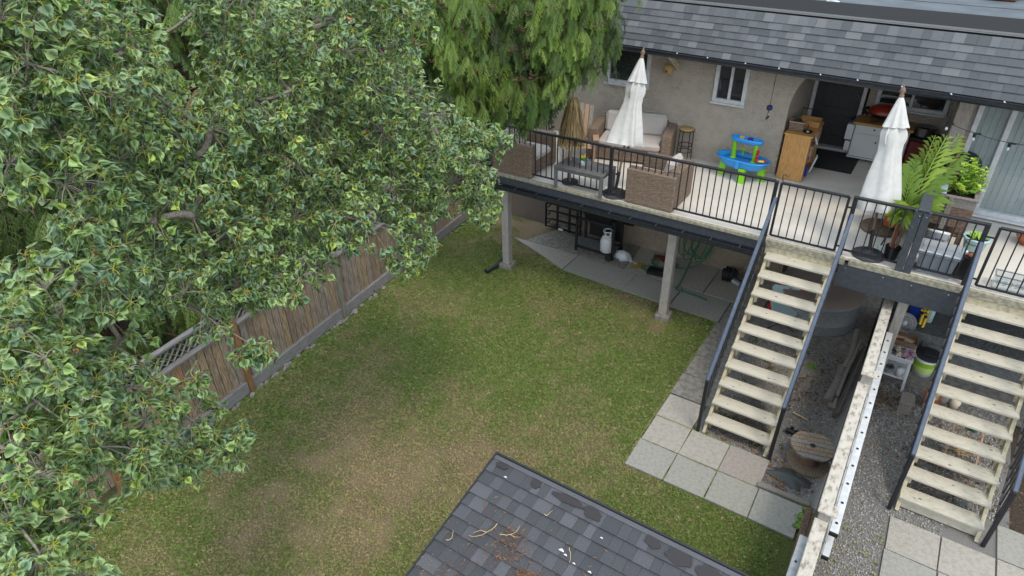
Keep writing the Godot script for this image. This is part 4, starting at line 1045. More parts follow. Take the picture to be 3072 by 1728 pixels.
func deck_things():
	wicker_chair("wicker armchair at the left end of the deck with its light seat facing right", Vector3(.45, D, .0), PI / 2, .98, 1, true)
	wicker_chair("wicker armchair next to the railing with its dark back towards the lawn", Vector3(3.3, D, 0.0), -PI / 2, .93, 1, true)
	wicker_chair("brown wicker two seat sofa with pale cushions against the stucco wall", Vector3(2.02, D, -1.66), .22, 1.66, 2, true, "sofa")
	var t := thing("coffee_table", "dark slatted coffee table with a small flower pot on it", "table", Vector3(1.95, D, .29))
	for k in 7: bx("top_slat", "charcoal_wood", t, Vector3(0, .425, -.25 + k * .083), Vector3(1.0, .022, .079), Basis(), .004)
	part("apron", "charcoal_wood", t, func(s):
		for e in [-1, 1]: box(s, Vector3(0, .385, e * .26), Vector3(.94, .06, .022)); box(s, Vector3(e * .47, .386, 0), Vector3(.022, .06, .5)))
	for sx in [-1, 1]:
		for sz in [-1, 1]: bx("leg", "charcoal_wood", t, Vector3(sx * .465, .205, sz * .26), Vector3(.055, .41, .055), Basis(), .005)
	var f := thing("flower_pot", "small white pot of yellow flowers on the coffee table", "flower pot", Vector3(1.9, D + .437, .28))
	part("pot", "white_plastic", f, func(s): lathe(s, [[0, 0], [.045, 0], [.055, .11], [.048, .11], [.045, .1], [0, .1]], Vector3.ZERO, 16))
	rng.seed = 71
	part("leaves", "green_toy", f, func(s):
		for k in 26:
			var a := rng.randf() * TAU; var d := Vector3(cos(a), rng.randf_range(.3, 1.4), sin(a)).normalized() * rng.randf_range(.05, .1); var sd := d.cross(Vector3.UP).normalized() * .018
			t3(s, Vector3(0, .1, 0), Vector3(0, .1, 0) + d * .7 + sd, Vector3(0, .1, 0) + d); t3(s, Vector3(0, .1, 0), Vector3(0, .1, 0) + d, Vector3(0, .1, 0) + d * .7 - sd))
	for k in 7: part("flower", "yellow", f, func(s): ball(s, Vector3(rng.randf_range(-.05, .04), .15 + rng.randf() * .05, rng.randf_range(-.05, .05)), Vector3(.018, .014, .018), 6))
	part("blue_bloom", "teal_print", f, func(s):
		for k in 4: ball(s, Vector3(.05 + rng.randf() * .03, .11 + rng.randf() * .04, rng.randf_range(-.03, .04)), Vector3(.02, .016, .02), 6))
	straw_umbrella()
	# slatted wooden chair behind the straw umbrella
	var a := thing("adirondack_chair", "pale wooden slatted garden chair behind the straw umbrella", "chair", Vector3(1.15, D, -.95), .5)
	for k in 6:
		bx("back_slat", "grey_wood" if k % 2 else "teak", a, Vector3(-.23 + k * .092, .68, -.3), Vector3(.082, .78 - absf(k - 2.5) * .05, .018), spin(-.38, 0, (k - 2.5) * -.03), .004)
	for k in 5: bx("seat_slat", "teak", a, Vector3(0, .34 - k * .0, .26 - k * .1), Vector3(.54, .02, .088), spin(.18, 0, 0), .004)
	for e in [-1, 1]:
		bx("armrest", "teak", a, Vector3(e * .34, .52, .0), Vector3(.12, .022, .72), Basis(), .005)
		bx("leg", "teak", a, Vector3(e * .31, .26, .3), Vector3(.035, .52, .09)); bx("leg", "teak", a, Vector3(e * .31, .22, -.2), Vector3(.03, .1, .85), spin(.35, 0, 0)); bx("arm_support", "teak", a, Vector3(e * .33, .4, -.3), Vector3(.03, .3, .06))
	umbrella("closed white patio umbrella between the coffee table and the front armchair", Vector3(2.57, D, .25), Vector3(2.60, 4.87, -.38), .93, .27, 3)
	umbrella("closed white patio umbrella beside the palms at the top of the stairs", Vector3(6.83, D, .24), Vector3(6.60, 4.87, -.12), .75, .26, 4)
	# bar stool
	var b := thing("bar_stool", "tall iron stool with a round wooden seat beside the sofa", "stool", Vector3(3.02, D, -2.0))
	part("seat", "bamboo", b, func(s): lathe(s, [[0, .645], [.15, .645], [.155, .66], [.14, .672], [0, .675]], Vector3.ZERO, 20))
	for h in [[.155, .64], [.135, .33], [.14, .2]]: part("ring", "iron", b, func(s): tube(s, range(17).map(func(k): return Vector3(cos(TAU * k / 16) * h[0], h[1], sin(TAU * k / 16) * h[0])), .009, .009, 5))
	for k in 4: part("leg", "iron", b, func(s):
		var an := PI / 4 + PI / 2 * k
		tube(s, [Vector3(cos(an) * .145, .64, sin(an) * .145), Vector3(cos(an) * .165, 0, sin(an) * .165)], .01, .01, 5))
	# children's water table
	var w := thing("water_table", "blue and green plastic toy water table by the stucco wall", "water table", Vector3(4.27, D, -1.68), -.12)
	var bean := func(s, rx: float, prof: Array, nx: float):
		lathe(s, prof, Vector3.ZERO, 40, Basis.from_scale(Vector3(rx, 1, 1)), func(an, _f): return 1.0 - nx * pow(absf(sin(an)), 6.0))
	part("basin", "blue_toy", w, func(s): bean.call(s, 1.75, [[0, .24], [.2, .24], [.25, .3], [.275, .41], [.29, .43], [.29, .4]], .16); bean.call(s, 1.75, [[.275, .425], [.25, .38], [.235, .33], [0, .33]], .16))
	part("water", "blue_water", w, func(s): bean.call(s, 1.72, [[.24, .36], [0, .36]], .16))
	part("spill", "blue_toy", w, func(s): cbox(s, Vector3(0, .35, .26), Vector3(.07, .16, .03), .01))
	part("upper_tray", "blue_toy", w, func(s):
		lathe(s, [[0, .69], [.1, .69], [.125, .72], [.13, .78], [.12, .78], [.11, .74], [0, .725]], Vector3(.0, 0, -.06), 30, Basis.from_scale(Vector3(2.45, 1, 1)), func(an, _f): return 1.0 - .22 * pow(absf(sin(an)), 4.0))
		bar(s, Vector3(-.2, .72, .02), Vector3(.2, .72, .02), .03))
	for p in [Vector3(-.22, 0, -.06), Vector3(.2, 0, -.04)]:
		part("tower", "green_toy", w, func(s): cyl(s, p + Vector3(0, .33, 0), .048, .37, 12, .04); lathe(s, [[.07, .34], [.06, .37], [.045, .38]], p, 12))
	for p in [Vector3(-.36, 0, .0), Vector3(.1, 0, .19), Vector3(.37, 0, -.1), Vector3(.0, 0, -.2)]:
		part("leg", "green_toy", w, func(s): box(s, p + Vector3(0, .13, 0), Vector3(.12, .28, .08), spin(-.12 * signf(p.z), 0, .1 * signf(p.x)), 1.1))
	part("wheel", "red_toy", w, func(s):
		for k in 5: box(s, Vector3(.26, .6 - k * .045, .01), Vector3(.04, .03, .05), spin(k * .7, 0, k * .6)))
	part("funnel", "green_toy", w, func(s): lathe(s, [[.02, .45], [.02, .5], [.06, .55]], Vector3(-.04, 0, -.06), 10))
	part("boat", "yellow", w, func(s): cbox(s, Vector3(.37, .45, .08), Vector3(.14, .04, .05), .015, spin(0, .4, 0)); box(s, Vector3(-.1, .78, -.05), Vector3(.07, .04, .05)))
	part("toy_people", "red_toy", w, func(s): ball(s, Vector3(.3, .46, .1), Vector3(.05, .03, .03), 8); box(s, Vector3(.44, .46, .05), Vector3(.04, .03, .06)))
	part("toy_fish", "purple", w, func(s): box(s, Vector3(.06, .78, -.04), Vector3(.09, .04, .06)))
	porch_things()
	planters()

func porch_things():
	var c := thing("pine_cabinet", "knotty pine cabinet standing sideways at the porch corner", "cabinet", Vector3(5.09, D, -2.55))
	part("side_panel", "pine", c, func(s): cbox(s, Vector3(-.005, .45, .48), Vector3(.46, .88, .025), .004))
	part("carcass", "pine", c, func(s):
		cbox(s, Vector3(0, .88, 0), Vector3(.5, .03, 1.0), .004); cbox(s, Vector3(-.22, .44, 0), Vector3(.02, .86, .93), .004); cbox(s, Vector3(0, .44, -.48), Vector3(.46, .86, .025), .004)
		for y in [.05, .34, .62]: box(s, Vector3(0, y, 0), Vector3(.44, .02, .93))
		box(s, Vector3(.215, .44, .42), Vector3(.02, .84, .1)))
	rng.seed = 73
	for k in 9: part("knot", "umb_wood", c, func(s): lathe(s, [[0, 0], [rng.randf_range(.006, .012), 0]], Vector3(rng.randf_range(-.2, .2), rng.randf_range(.06, .85), .4935), 8, spin(PI / 2, 0, 0), nofold, true))
	part("drawer_box", "teak", c, func(s): cbox(s, Vector3(.2, .5, .1), Vector3(.12, .3, .4), .005); cbox(s, Vector3(.22, .76, -.1), Vector3(.1, .2, .3), .005))
	part("paper", "paper", c, func(s): box(s, Vector3(.27, .77, .2), Vector3(.02, .16, .14), spin(.2, .3, .4)))
	part("paper", "paper", c, func(s): box(s, Vector3(.3, .25, .05), Vector3(.03, .34, .1), spin(.1, .2, -.2)))
	part("books", "blue_bin", c, func(s): box(s, Vector3(.22, .42, .3), Vector3(.04, .07, .05)); box(s, Vector3(.23, .15, .25), Vector3(.05, .2, .04)))
	part("books", "red_cloth", c, func(s): box(s, Vector3(.23, .38, .22), Vector3(.04, .16, .03)))
	var b := thing("basket", "small wicker basket with a dark lid on the pine cabinet", "basket", Vector3(4.98, D + .895, -2.32), .1)
	part("body", "wicker", b, func(s): cbox(s, Vector3(0, .08, 0), Vector3(.26, .16, .2), .02))
	part("rim", "teak", b, func(s):
		for e in [-1, 1]: tube(s, [Vector3(-.13, .165, e * .1), Vector3(.13, .165, e * .1)], .013, .013, 6); tube(s, [Vector3(e * .13, .165, -.1), Vector3(e * .13, .165, .1)], .013, .013, 6))
	part("lid", "iron", b, func(s): lathe(s, [[.08, .17], [.07, .19], [.02, .2], [.015, .225], [0, .23]], Vector3.ZERO, 14))
	var tr := thing("wooden_tray", "wooden tray with a raised handle behind the basket on the cabinet", "tray", Vector3(5.12, D + .895, -2.75))
	part("bottom", "butcher", tr, func(s): box(s, Vector3(0, .012, 0), Vector3(.38, .02, .3)))
	for e in [-1, 1]: bx("side", "butcher", tr, Vector3(0, .06, e * .15), Vector3(.38, .1, .012)); bx("end", "butcher", tr, Vector3(e * .19, .06, 0), Vector3(.012, .1, .3))
	part("handle", "iron", tr, func(s): tube(s, [Vector3(-.19, .06, -.12), Vector3(-.19, .26, -.12), Vector3(.19, .26, -.12), Vector3(.19, .06, -.12)], .009, .009, 5))
	var di := thing("candle_dish", "dark round dish with a candle on the front of the cabinet", "dish", Vector3(5.2, D + .896, -2.26))
	part("dish", "iron", di, func(s): lathe(s, [[0, .0], [.06, .0], [.09, .025], [.085, .03], [.055, .012], [0, .01]], Vector3.ZERO, 16))
	part("candle", "ivory", di, func(s): cyl(s, Vector3(0, .01, .02), .022, .025, 10))
	part("holder", "iron", di, func(s): lathe(s, [[.03, .02], [.012, .07], [.01, .13], [0, .15]], Vector3(-.02, 0, -.03), 10))
	var m := thing("door_mat", "dark textured door mat in front of the porch door", "mat", Vector3(5.58, D, -3.52))
	part("mat", "mat_black", m, func(s): cbox(s, Vector3(0, .008, 0), Vector3(.92, .014, 1.1), .005))
	var k := thing("kitchen_cart", "white kitchen cart with a butcher block top in the porch", "cart", Vector3(6.3, D, -3.97))
	part("body", "white", k, func(s): cbox(s, Vector3(0, .42, 0), Vector3(.96, .64, .46), .006))
	part("top", "butcher", k, func(s): cbox(s, Vector3(.0, .77, .0), Vector3(1.06, .05, .56), .006))
	part("plinth", "white", k, func(s): cbox(s, Vector3(0, .085, .01), Vector3(1.0, .03, .5), .004))
	for e in [[-.24, .32, .44, .46], [.24, .32, .44, .46]]:
		var dr := part("door", "white", k, func(s): cbox(s, Vector3(e[0], e[1] + .02, .238), Vector3(e[2], e[3], .02), .004))
		part("knob", "black", dr, func(s): ball(s, Vector3(e[0] * .2, .44, .255), Vector3(.016, .016, .016)))
	part("drawer", "white", k, func(s): cbox(s, Vector3(0, .67, .238), Vector3(.92, .13, .02), .004))
	part("knob", "black", k, func(s): ball(s, Vector3(-.13, .68, .255), Vector3(.016, .016, .016)); ball(s, Vector3(.2, .68, .255), Vector3(.016, .016, .016)))
	part("side_rack", "white", k, func(s): box(s, Vector3(-.56, .56, .05), Vector3(.13, .3, .34)); box(s, Vector3(-.55, .26, .02), Vector3(.1, .2, .3)))
	part("tray", "navy", k, func(s): box(s, Vector3(-.56, .73, .0), Vector3(.11, .06, .2)))
	for e in [-1, 1]: part("castor", "rubber", k, func(s): tube(s, [Vector3(e * .42 - .015, .035, .18), Vector3(e * .42 + .015, .035, .18)], .035, .035, 12))
	var g := thing("portable_grill", "red portable grill with a black stand on the kitchen cart", "grill", Vector3(6.28, D + .795, -4.0), .15)
	part("bowl", "black", g, func(s): lathe(s, [[.12, .05], [.24, .1], [.29, .16]], Vector3.ZERO, 24, Basis.from_scale(Vector3(1.15, 1, .8))))
	part("lid", "red_enamel", g, func(s): lathe(s, [[.29, .165], [.285, .2], [.25, .27], [.16, .32], [0, .335]], Vector3.ZERO, 24, Basis.from_scale(Vector3(1.15, 1, .8))))
	part("badge", "steel", g, func(s): lathe(s, [[0, 0], [.02, 0]], Vector3(.02, .26, .19), 10, spin(.9, 0, 0), nofold, true))
	for e in [-1, 1]: part("leg", "black", g, func(s): tube(s, [Vector3(e * -.3, .18, .1), Vector3(e * .25, .0, .15)], .018, .018, 6); tube(s, [Vector3(e * -.3, .18, -.1), Vector3(e * .25, .0, -.15)], .018, .018, 6))
	part("side_handle", "black", g, func(s): tube(s, bez(Vector3(-.33, .14, .12), Vector3(-.5, .2, 0), Vector3(-.33, .2, -.12), 8), .03, .03, 8))
	var rc := thing("red_cooler", "dark red chest under the steel pot in the porch corner", "chest", Vector3(7.03, D, -3.98))
	part("body", "red_dark", rc, func(s): cbox(s, Vector3(0, .3, 0), Vector3(.46, .58, .44), .03))
	part("lid", "black", rc, func(s): cbox(s, Vector3(0, .62, 0), Vector3(.5, .06, .48), .02))
	part("wheels", "black", rc, func(s): tube(s, [Vector3(-.2, .05, .2), Vector3(.2, .05, .2)], .05, .05, 10))
	var sp := thing("steel_pot", "round steel cooking pot standing on the dark red chest", "pot", Vector3(6.98, D + .66, -3.93))
	part("body", "steel", sp, func(s): lathe(s, [[0, 0], [.15, 0], [.165, .02], [.17, .17], [.178, .175]], Vector3.ZERO, 24); lathe(s, [[.178, .175], [.16, .17], [.15, .03], [0, .025]], Vector3.ZERO, 24))
	for e in [-1, 1]: part("handle", "steel", sp, func(s): tube(s, bez(Vector3(e * .17, .13, -.05), Vector3(e * .26, .14, 0), Vector3(e * .17, .13, .05), 6), .008, .008, 5))
	part("contents", "black", sp, func(s): lathe(s, [[0, .11], [.155, .11]], Vector3.ZERO, 16, Basis(), nofold, true))
	# what stands inside the porch window
	var wi := thing("window_plant", "dark potted houseplant seen through the porch window", "plant", Vector3(6.3, 3.5, -4.6))
	part("leaves", "grey_leaf", wi, func(s):
		for j in 60:
			var a := rng.randf() * TAU; var dd := Vector3(cos(a), rng.randf_range(-.2, 1.2), sin(a) * .5) * rng.randf_range(.1, .28); var sd := Vector3(-sin(a), .2, cos(a)) * .04
			t3(s, dd * .5, dd + sd, dd * 1.2); t3(s, dd * .5, dd * 1.2, dd - sd))
	part("pot", "terra_dark", wi, func(s): cyl(s, Vector3(0, -.12, 0), .08, .14, 12, .1))

func frond(s: SurfaceTool, a: Vector3, out: Vector3, l: float, droop: float, lw := .022, ll := .2, n := 22):
	# a feather palm leaf: a curved rib with paired leaflets
	var pts := []
	for i in n + 1:
		var t := float(i) / n
		pts.append(a + out * l * t + Vector3(0, -droop * t * t * l, 0))
	for i in range(3, n):
		var d: Vector3 = (pts[i + 1] - pts[i]).normalized(); var sd := d.cross(Vector3.UP).normalized()
		var t := float(i) / n
		for e in [-1, 1]:
			var dr: Vector3 = (sd * e * rng.randf_range(.4, .65) + d * rng.randf_range(.75, 1.05) + Vector3(0, .15 - t * .3, 0)).normalized()
			var le := ll * (sin(PI * (t * .74 + .18))) * rng.randf_range(.8, 1.15)
			var m: Vector3 = pts[i] + dr * le * .45 + Vector3(0, .03 * le, 0); var tp: Vector3 = pts[i] + dr * le + Vector3(0, -.38 * le, 0)
			var w := d * lw * .5
			t3(s, pts[i], m + w, tp); t3(s, pts[i], tp, m - w)
	for i in n: bar(s, pts[i], pts[i + 1], .007)

func planters():
	rng.seed = 81
	var p := thing("potted_palm", "tall feathery green palm in a black pot beside the second umbrella", "potted palm", Vector3(7.12, D, .14))
	part("pot", "black", p, func(s): cyl(s, Vector3.ZERO, .085, .2, 16, .11))
	part("soil", "potsoil", p, func(s): lathe(s, [[0, .19], [.1, .185]], Vector3.ZERO, 12, Basis(), nofold, true))
	for k in 9: part("cane", "teak" if k % 2 else "terra_dark", p, func(s):
		var an := rng.randf() * TAU
		tube(s, bez(Vector3(cos(an) * .05, .19, sin(an) * .05), Vector3(cos(an) * .05, .5, sin(an) * .05 - .06), Vector3(cos(an) * .09 + .02, .85, sin(an) * .1 - .16), 5), .011, .007, 5))
	var fr := [[.1, 1.0, -.45, 1.35, .25], [.18, 1.0, -.25, 1.3, .35], [-.1, 1.0, -.35, 1.2, .3], [.12, .9, -.7, 1.35, .35], [-.15, 1.0, -.1, .95, .3], [.05, .95, .2, .9, .45], [.22, 1.0, -.5, 1.9, .2], [.3, 1.0, -.6, 1.8, .25], [.12, 1.0, -.4, 1.75, .18], [.05, 1.0, -.55, 1.8, .22], [-.05, 1.0, -.1, 1.3, .2], [.2, .7, -.5, 1.1, .5], [-.2, .8, -.55, 1.1, .45], [-.3, .6, -.1, .7, .5], [.0, .7, .25, .7, .55], [-.1, .55, .1, .65, .5], [.15, .6, .05, .6, .5], [.02, 1.0, -.6, 1.6, .3], [.25, .8, -.3, 1.2, .5], [-.15, .95, -.5, 1.3, .35], [.0, .8, .1, 1.0, .6], [.22, .9, .1, .9, .5]]
	for k in fr.size():
		var f: Array = fr[k]
		var o := part("frond", "palm_%d" % (k % 3), p, func(s): frond(s, Vector3(rng.randf_range(-.04, .04), .45, rng.randf_range(-.16, -.04)), Vector3(f[0], f[1], f[2]).normalized(), f[3], f[4], .015, .4, 17))
	var p2 := thing("potted_palm", "darker strappy leaved plant behind the umbrella canopy, left of the palm", "potted plant", Vector3(6.98, D, -.85))
	part("pot", "terracotta", p2, func(s): cyl(s, Vector3(0, .09, 0), .11, .26, 16, .14))
	for k in 20: part("leaf", "palm_%d" % (3 + k % 2), p2, func(s):
		var an := rng.randf() * TAU; var l := rng.randf_range(.6, 1.15); var d := Vector3(cos(an) * .35, 1, sin(an) * .35).normalized()
		var pts := bez(Vector3(0, .34, 0), Vector3(0, .34, 0) + d * l * .8, Vector3(0, .34, 0) + d * l * .75 + Vector3(cos(an), -.15, sin(an)) * l * .35, 7)
		var sd := Vector3(-sin(an), 0, cos(an)) * .03
		for i in 7:
			var w0: float = sin(PI * (i / 7.0 * .85 + .12)); var w1: float = sin(PI * ((i + 1) / 7.0 * .85 + .12)) if i < 6 else 0.0
			q4(s, pts[i] - sd * w0, pts[i] + sd * w0, pts[i + 1] + sd * w1, pts[i + 1] - sd * w1))
	var st := thing("plant_stand", "low round two tier stand of dark wood under the terracotta pot", "plant stand", Vector3(6.85, D, -.8))
	part("lower_disc", "planter_wood", st, func(s): lathe(s, [[0, 0], [.3, 0], [.31, .03], [.29, .06], [0, .065]], Vector3.ZERO, 28))
	part("upper_tray", "grey_wood", st, func(s): lathe(s, [[.17, .36], [.24, .37], [.25, .4], [.23, .4], [.16, .375]], Vector3(-.03, 0, -.1), 28))
	for k in 3: part("leg", "iron", st, func(s):
		var a := TAU * k / 3
		tube(s, [Vector3(cos(a) * .2, .06, sin(a) * .2), Vector3(cos(a) * .19 - .03, .37, sin(a) * .19 - .1)], .01, .01, 5))
	var tl := thing("garden_lantern", "small mint coloured stake ornament leaning on the palm pot", "ornament", Vector3(6.95, D, .25))
	part("head", "mint", tl, func(s): box(s, Vector3(0, .2, 0), Vector3(.07, .05, .05), spin(0, .5, .2), .6))
	part("stake", "black", tl, func(s): tube(s, [Vector3(0, .2, 0), Vector3(.06, .5, -.05)], .01, .01, 5))
	# raised wooden planter
	var b := thing("raised_planter", "weathered raised wooden planter box on the right deck", "planter", Vector3(7.66, D, -1.16))
	for e in [-1, 1]:
		for j in 2: bx("long_board", "planter_wood", b, Vector3(e * .29, .78 - j * .16, 0), Vector3(.03, .15, 1.16), Basis(), .004)
		for j in 3: bx("end_board", "planter_wood" if e < 0 or j else "drift", b, Vector3(0, .78 - j * .155, e * .585), Vector3(.6, .148, .03), Basis(), .004)
		for f in [-1, 1]: bx("leg", "planter_wood", b, Vector3(f * .26, .42, e * .56), Vector3(.075, .84, .075), Basis(), .005)
	bx("centre_batten", "drift", b, Vector3(-.02, .6, .61), Vector3(.07, .52, .025), Basis(), .004)
	bx("lower_rail", "planter_wood", b, Vector3(0, .26, .56), Vector3(.5, .05, .04)); bx("lower_shelf", "planter_wood", b, Vector3(0, .2, -.1), Vector3(.5, .03, .9))
	part("rim", "drift", b, func(s):
		for e in [-1, 1]: cbox(s, Vector3(e * .29, .865, 0), Vector3(.07, .022, 1.24), .004); cbox(s, Vector3(0, .866, e * .585), Vector3(.52, .022, .07), .004))
	part("soil", "potsoil", b, func(s): box(s, Vector3(0, .78, 0), Vector3(.54, .06, 1.1)))
	var h := thing("leafy_herb", "bright green leafy herb bush growing in the raised planter", "plant", Vector3(7.76, D + .8, -.98))
	h.scale = Vector3(1.22, 1.2, 1.22)
	rng.seed = 83
	for k in 26: part("stem", "herb_%d" % (k % 3), h, func(s):
		var an := rng.randf() * TAU; var r := rng.randf_range(.03, .26); var top := Vector3(cos(an) * r, rng.randf_range(.18, .5) - r * .35, sin(an) * r * 1.2)
		bar(s, Vector3(top.x * .3, 0, top.z * .3), top, .006)
		for j in 14:
			var a2 := rng.randf() * TAU; var q := Vector3(top.x * .3, 0, top.z * .3).lerp(top, rng.randf_range(.35, 1.0))
			var d := Vector3(cos(a2), rng.randf_range(-.1, .7), sin(a2)).normalized() * rng.randf_range(.05, .085); var sd := d.cross(Vector3.UP).normalized() * .026
			t3(s, q, q + d * .5 + sd + Vector3(0, .01, 0), q + d); t3(s, q, q + d, q + d * .5 - sd + Vector3(0, .01, 0)))
	var h2 := thing("lettuce_plant", "low yellow green seedlings at the back left of the raised planter", "plant", Vector3(7.5, D + .81, -1.2))
	part("leaves", "herb_1", h2, func(s):
		for k in 90:
			var q := Vector3(rng.randf_range(-.1, .14), 0, rng.randf_range(-.3, .3)); var a2 := rng.randf() * TAU
			var d := Vector3(cos(a2), rng.randf_range(.4, 1.2), sin(a2)).normalized() * rng.randf_range(.05, .12); var sd := d.cross(Vector3.UP).normalized() * .025
			t3(s, q, q + d * .6 + sd, q + d); t3(s, q, q + d, q + d * .6 - sd))
	var bs := thing("bamboo_stakes", "bundle of thin bamboo stakes standing in the raised planter", "stakes", Vector3(7.48, D + .8, -1.25))
	for k in 7: part("stake", "bamboo", bs, func(s): tube(s, [Vector3(rng.randf_range(-.05, .05), 0, rng.randf_range(-.05, .05)), Vector3(.06 + rng.randf_range(-.05, .06), rng.randf_range(.5, .78), -.05 + rng.randf_range(-.04, .04))], .006, .005, 5))
	var so := thing("solar_light", "square pale solar panel clipped to the planter corner", "solar light", Vector3(7.46, D + .9, -.62))
	part("panel", "solar", so, func(s): cbox(s, Vector3(0, .04, 0), Vector3(.18, .012, .16), .003, spin(.75, .05, 0)))
	part("frame", "black", so, func(s): cbox(s, Vector3(0, .032, -.006), Vector3(.195, .014, .175), .004, spin(.75, .05, 0)); box(s, Vector3(0, -.03, -.03), Vector3(.02, .1, .02)))
	var sh := thing("shepherd_hook", "thin black shepherd hook rising from the planter side with the light cord", "hook", Vector3(7.28, D, -.9))
	part("pole", "black", sh, func(s): tube(s, [Vector3(0, 0, 0), Vector3(0, 1.9, 0)] + bez(Vector3(0, 1.95, 0), Vector3(-.02, 2.2, 0), Vector3(-.07, 2.05, 0), 6), .007, .007, 5))
	var cv := thing("covered_grill", "grill under a rounded black cover behind the raised planter", "grill", Vector3(7.7, D, -1.98))
	part("cover", "cover_black", cv, func(s):
		var pts := []
		for k in 13:
			var a := PI * k / 12
			pts.append(Vector2(cos(a) * .27, .78 + sin(a) * .28))
		pts.append(Vector2(-.28, .1)); pts.append(Vector2(.28, .1))
		prism(s, pts, .4, Vector3(0, 0, .16)))
	part("wheels", "rubber", cv, func(s): tube(s, [Vector3(-.3, .06, 0), Vector3(.3, .06, 0)], .06, .06, 10))
	# containers along the railing of the right deck
	var to := thing("storage_tote", "grey plastic storage tote with a dusty lid behind the railing", "tote", Vector3(7.7, D, .22))
	part("body", "tote", to, func(s): box(s, Vector3(0, .17, 0), Vector3(.5, .34, .36), Basis(), .84); for k in 4: box(s, Vector3(-.17 + k * .115, .15, .165), Vector3(.06, .24, .03), spin(.08, 0, 0)))
	part("rim", "tote", to, func(s): cbox(s, Vector3(0, .335, 0), Vector3(.55, .03, .41), .012))
	part("lid", "tote_lid", to, func(s): cbox(s, Vector3(0, .37, 0), Vector3(.57, .035, .43), .015); cbox(s, Vector3(0, .391, 0), Vector3(.46, .014, .32), .006))
	var bu := thing("white_bucket", "white plastic bucket with blue print behind the storage tote", "bucket", Vector3(7.63, D + .03, -.24))
	bu.rotation.x = -.42
	part("body", "white_plastic", bu, func(s): lathe(s, [[0, 0], [.125, 0], [.145, .33], [.155, .335], [.155, .36], [.148, .36]], Vector3.ZERO, 24); lathe(s, [[.148, .36], [.13, .05], [0, .04]], Vector3.ZERO, 24))
	part("lid", "white_plastic", bu, func(s): lathe(s, [[.156, .35], [.15, .372], [0, .374]], Vector3.ZERO, 24))
	part("handle", "steel", bu, func(s): tube(s, range(9).map(func(k): return Vector3(cos(PI * k / 8) * .158, .3 - sin(PI * k / 8) * .1, .02 + sin(PI * k / 8) * .13)), .004, .004, 5))
	var tm := TextMesh.new(); tm.text = "TAPIX"; tm.font_size = 32; tm.pixel_size = .0026; tm.depth = .004
	var fo := SystemFont.new(); fo.font_names = PackedStringArray(["Droid Sans"]); fo.font_weight = 700; tm.font = fo
	put("lettering", tm, "navy", bu, Vector3(-.01, .22, .142), spin(-.05, -.1, 0))
	part("print", "teal_print", bu, func(s): box(s, Vector3(.0, .15, .136), Vector3(.1, .05, .006), spin(-.05, -.1, 0)))
	var mp := thing("mint_pot", "pale mint plastic pot with a small plant near the gate post", "flower pot", Vector3(8.13, D, -.55))
	part("pot", "mint", mp, func(s): lathe(s, [[0, 0], [.11, 0], [.16, .3], [.18, .3], [.185, .34], [.165, .345], [.15, .3], [0, .29]], Vector3.ZERO, 22))
	part("soil", "potsoil", mp, func(s): lathe(s, [[0, .31], [.155, .3]], Vector3.ZERO, 14, Basis(), nofold, true))
	part("plant", "herb_0", mp, func(s):
		for k in 40:
			var a2 := rng.randf() * TAU; var d := Vector3(cos(a2), rng.randf_range(.5, 2.0), sin(a2)).normalized() * rng.randf_range(.08, .17); var q := Vector3(rng.randf_range(-.07, .07), .3, rng.randf_range(-.07, .07)); var sd := d.cross(Vector3.UP).normalized() * .016
			t3(s, q, q + d * .6 + sd, q + d); t3(s, q, q + d, q + d * .6 - sd))
	var bp := thing("black_planter", "square black planter with a wire hoop beside the gate post", "planter", Vector3(8.05, D, .2))
	part("box", "black", bp, func(s): box(s, Vector3(0, .18, 0), Vector3(.24, .36, .24), Basis(), .8))
	part("wire_hoop", "iron", bp, func(s): tube(s, range(17).map(func(k): return Vector3(cos(TAU * k / 16) * .1, .56, sin(TAU * k / 16) * .1)), .006, .006, 5); tube(s, [Vector3(.1, .36, 0), Vector3(.1, .56, 0)], .005, .005, 5); tube(s, [Vector3(-.1, .36, 0), Vector3(-.1, .56, 0)], .005, .005, 5))
	part("trinkets", "terracotta", bp, func(s): ball(s, Vector3(.02, .38, .03), Vector3(.04, .03, .05), 8))
	part("trinkets", "white_plastic", bp, func(s): box(s, Vector3(-.04, .4, .02), Vector3(.03, .05, .04), spin(.4, .3, .2)))
	var gb := thing("clear_planter", "clear glass box with a curly pattern on the deck behind the right gate", "planter", Vector3(8.75, D, .2))
	part("box", "glass", gb, func(s): box(s, Vector3(0, .1, .1), Vector3(.62, .2, .012)); box(s, Vector3(0, .1, -.1), Vector3(.62, .2, .012)); box(s, Vector3(-.31, .1, 0), Vector3(.012, .2, .19)); box(s, Vector3(.31, .1, 0), Vector3(.012, .2, .19)))
	part("rim", "galvanised", gb, func(s):
		for e in [-1, 1]: bar(s, Vector3(-.32, .2, e * .1), Vector3(.32, .2, e * .1), .014); bar(s, Vector3(-.32, .01, e * .1), Vector3(.32, .01, e * .1), .014); bar(s, Vector3(e * .32, .2, -.1), Vector3(e * .32, .2, .1), .014))
	part("scrolls", "galvanised", gb, func(s):
		for k in 8: tube(s, range(12).map(func(j): return Vector3(-.26 + k * .072 + cos(j * .7) * .028 * (1.0 - j / 15.0), .1 + sin(j * .7) * .05 * (1.0 - j / 15.0), .108)), .005, .004, 4))
	var tp := thing("terracotta_bowl", "shallow terracotta bowl on the deck at the right edge", "flower pot", Vector3(8.86, D, -2.0 + .55))
	part("bowl", "terracotta", tp, func(s): lathe(s, [[0, 0], [.1, 0], [.17, .1], [.18, .12], [.16, .12], [0, .09]], Vector3.ZERO, 18))

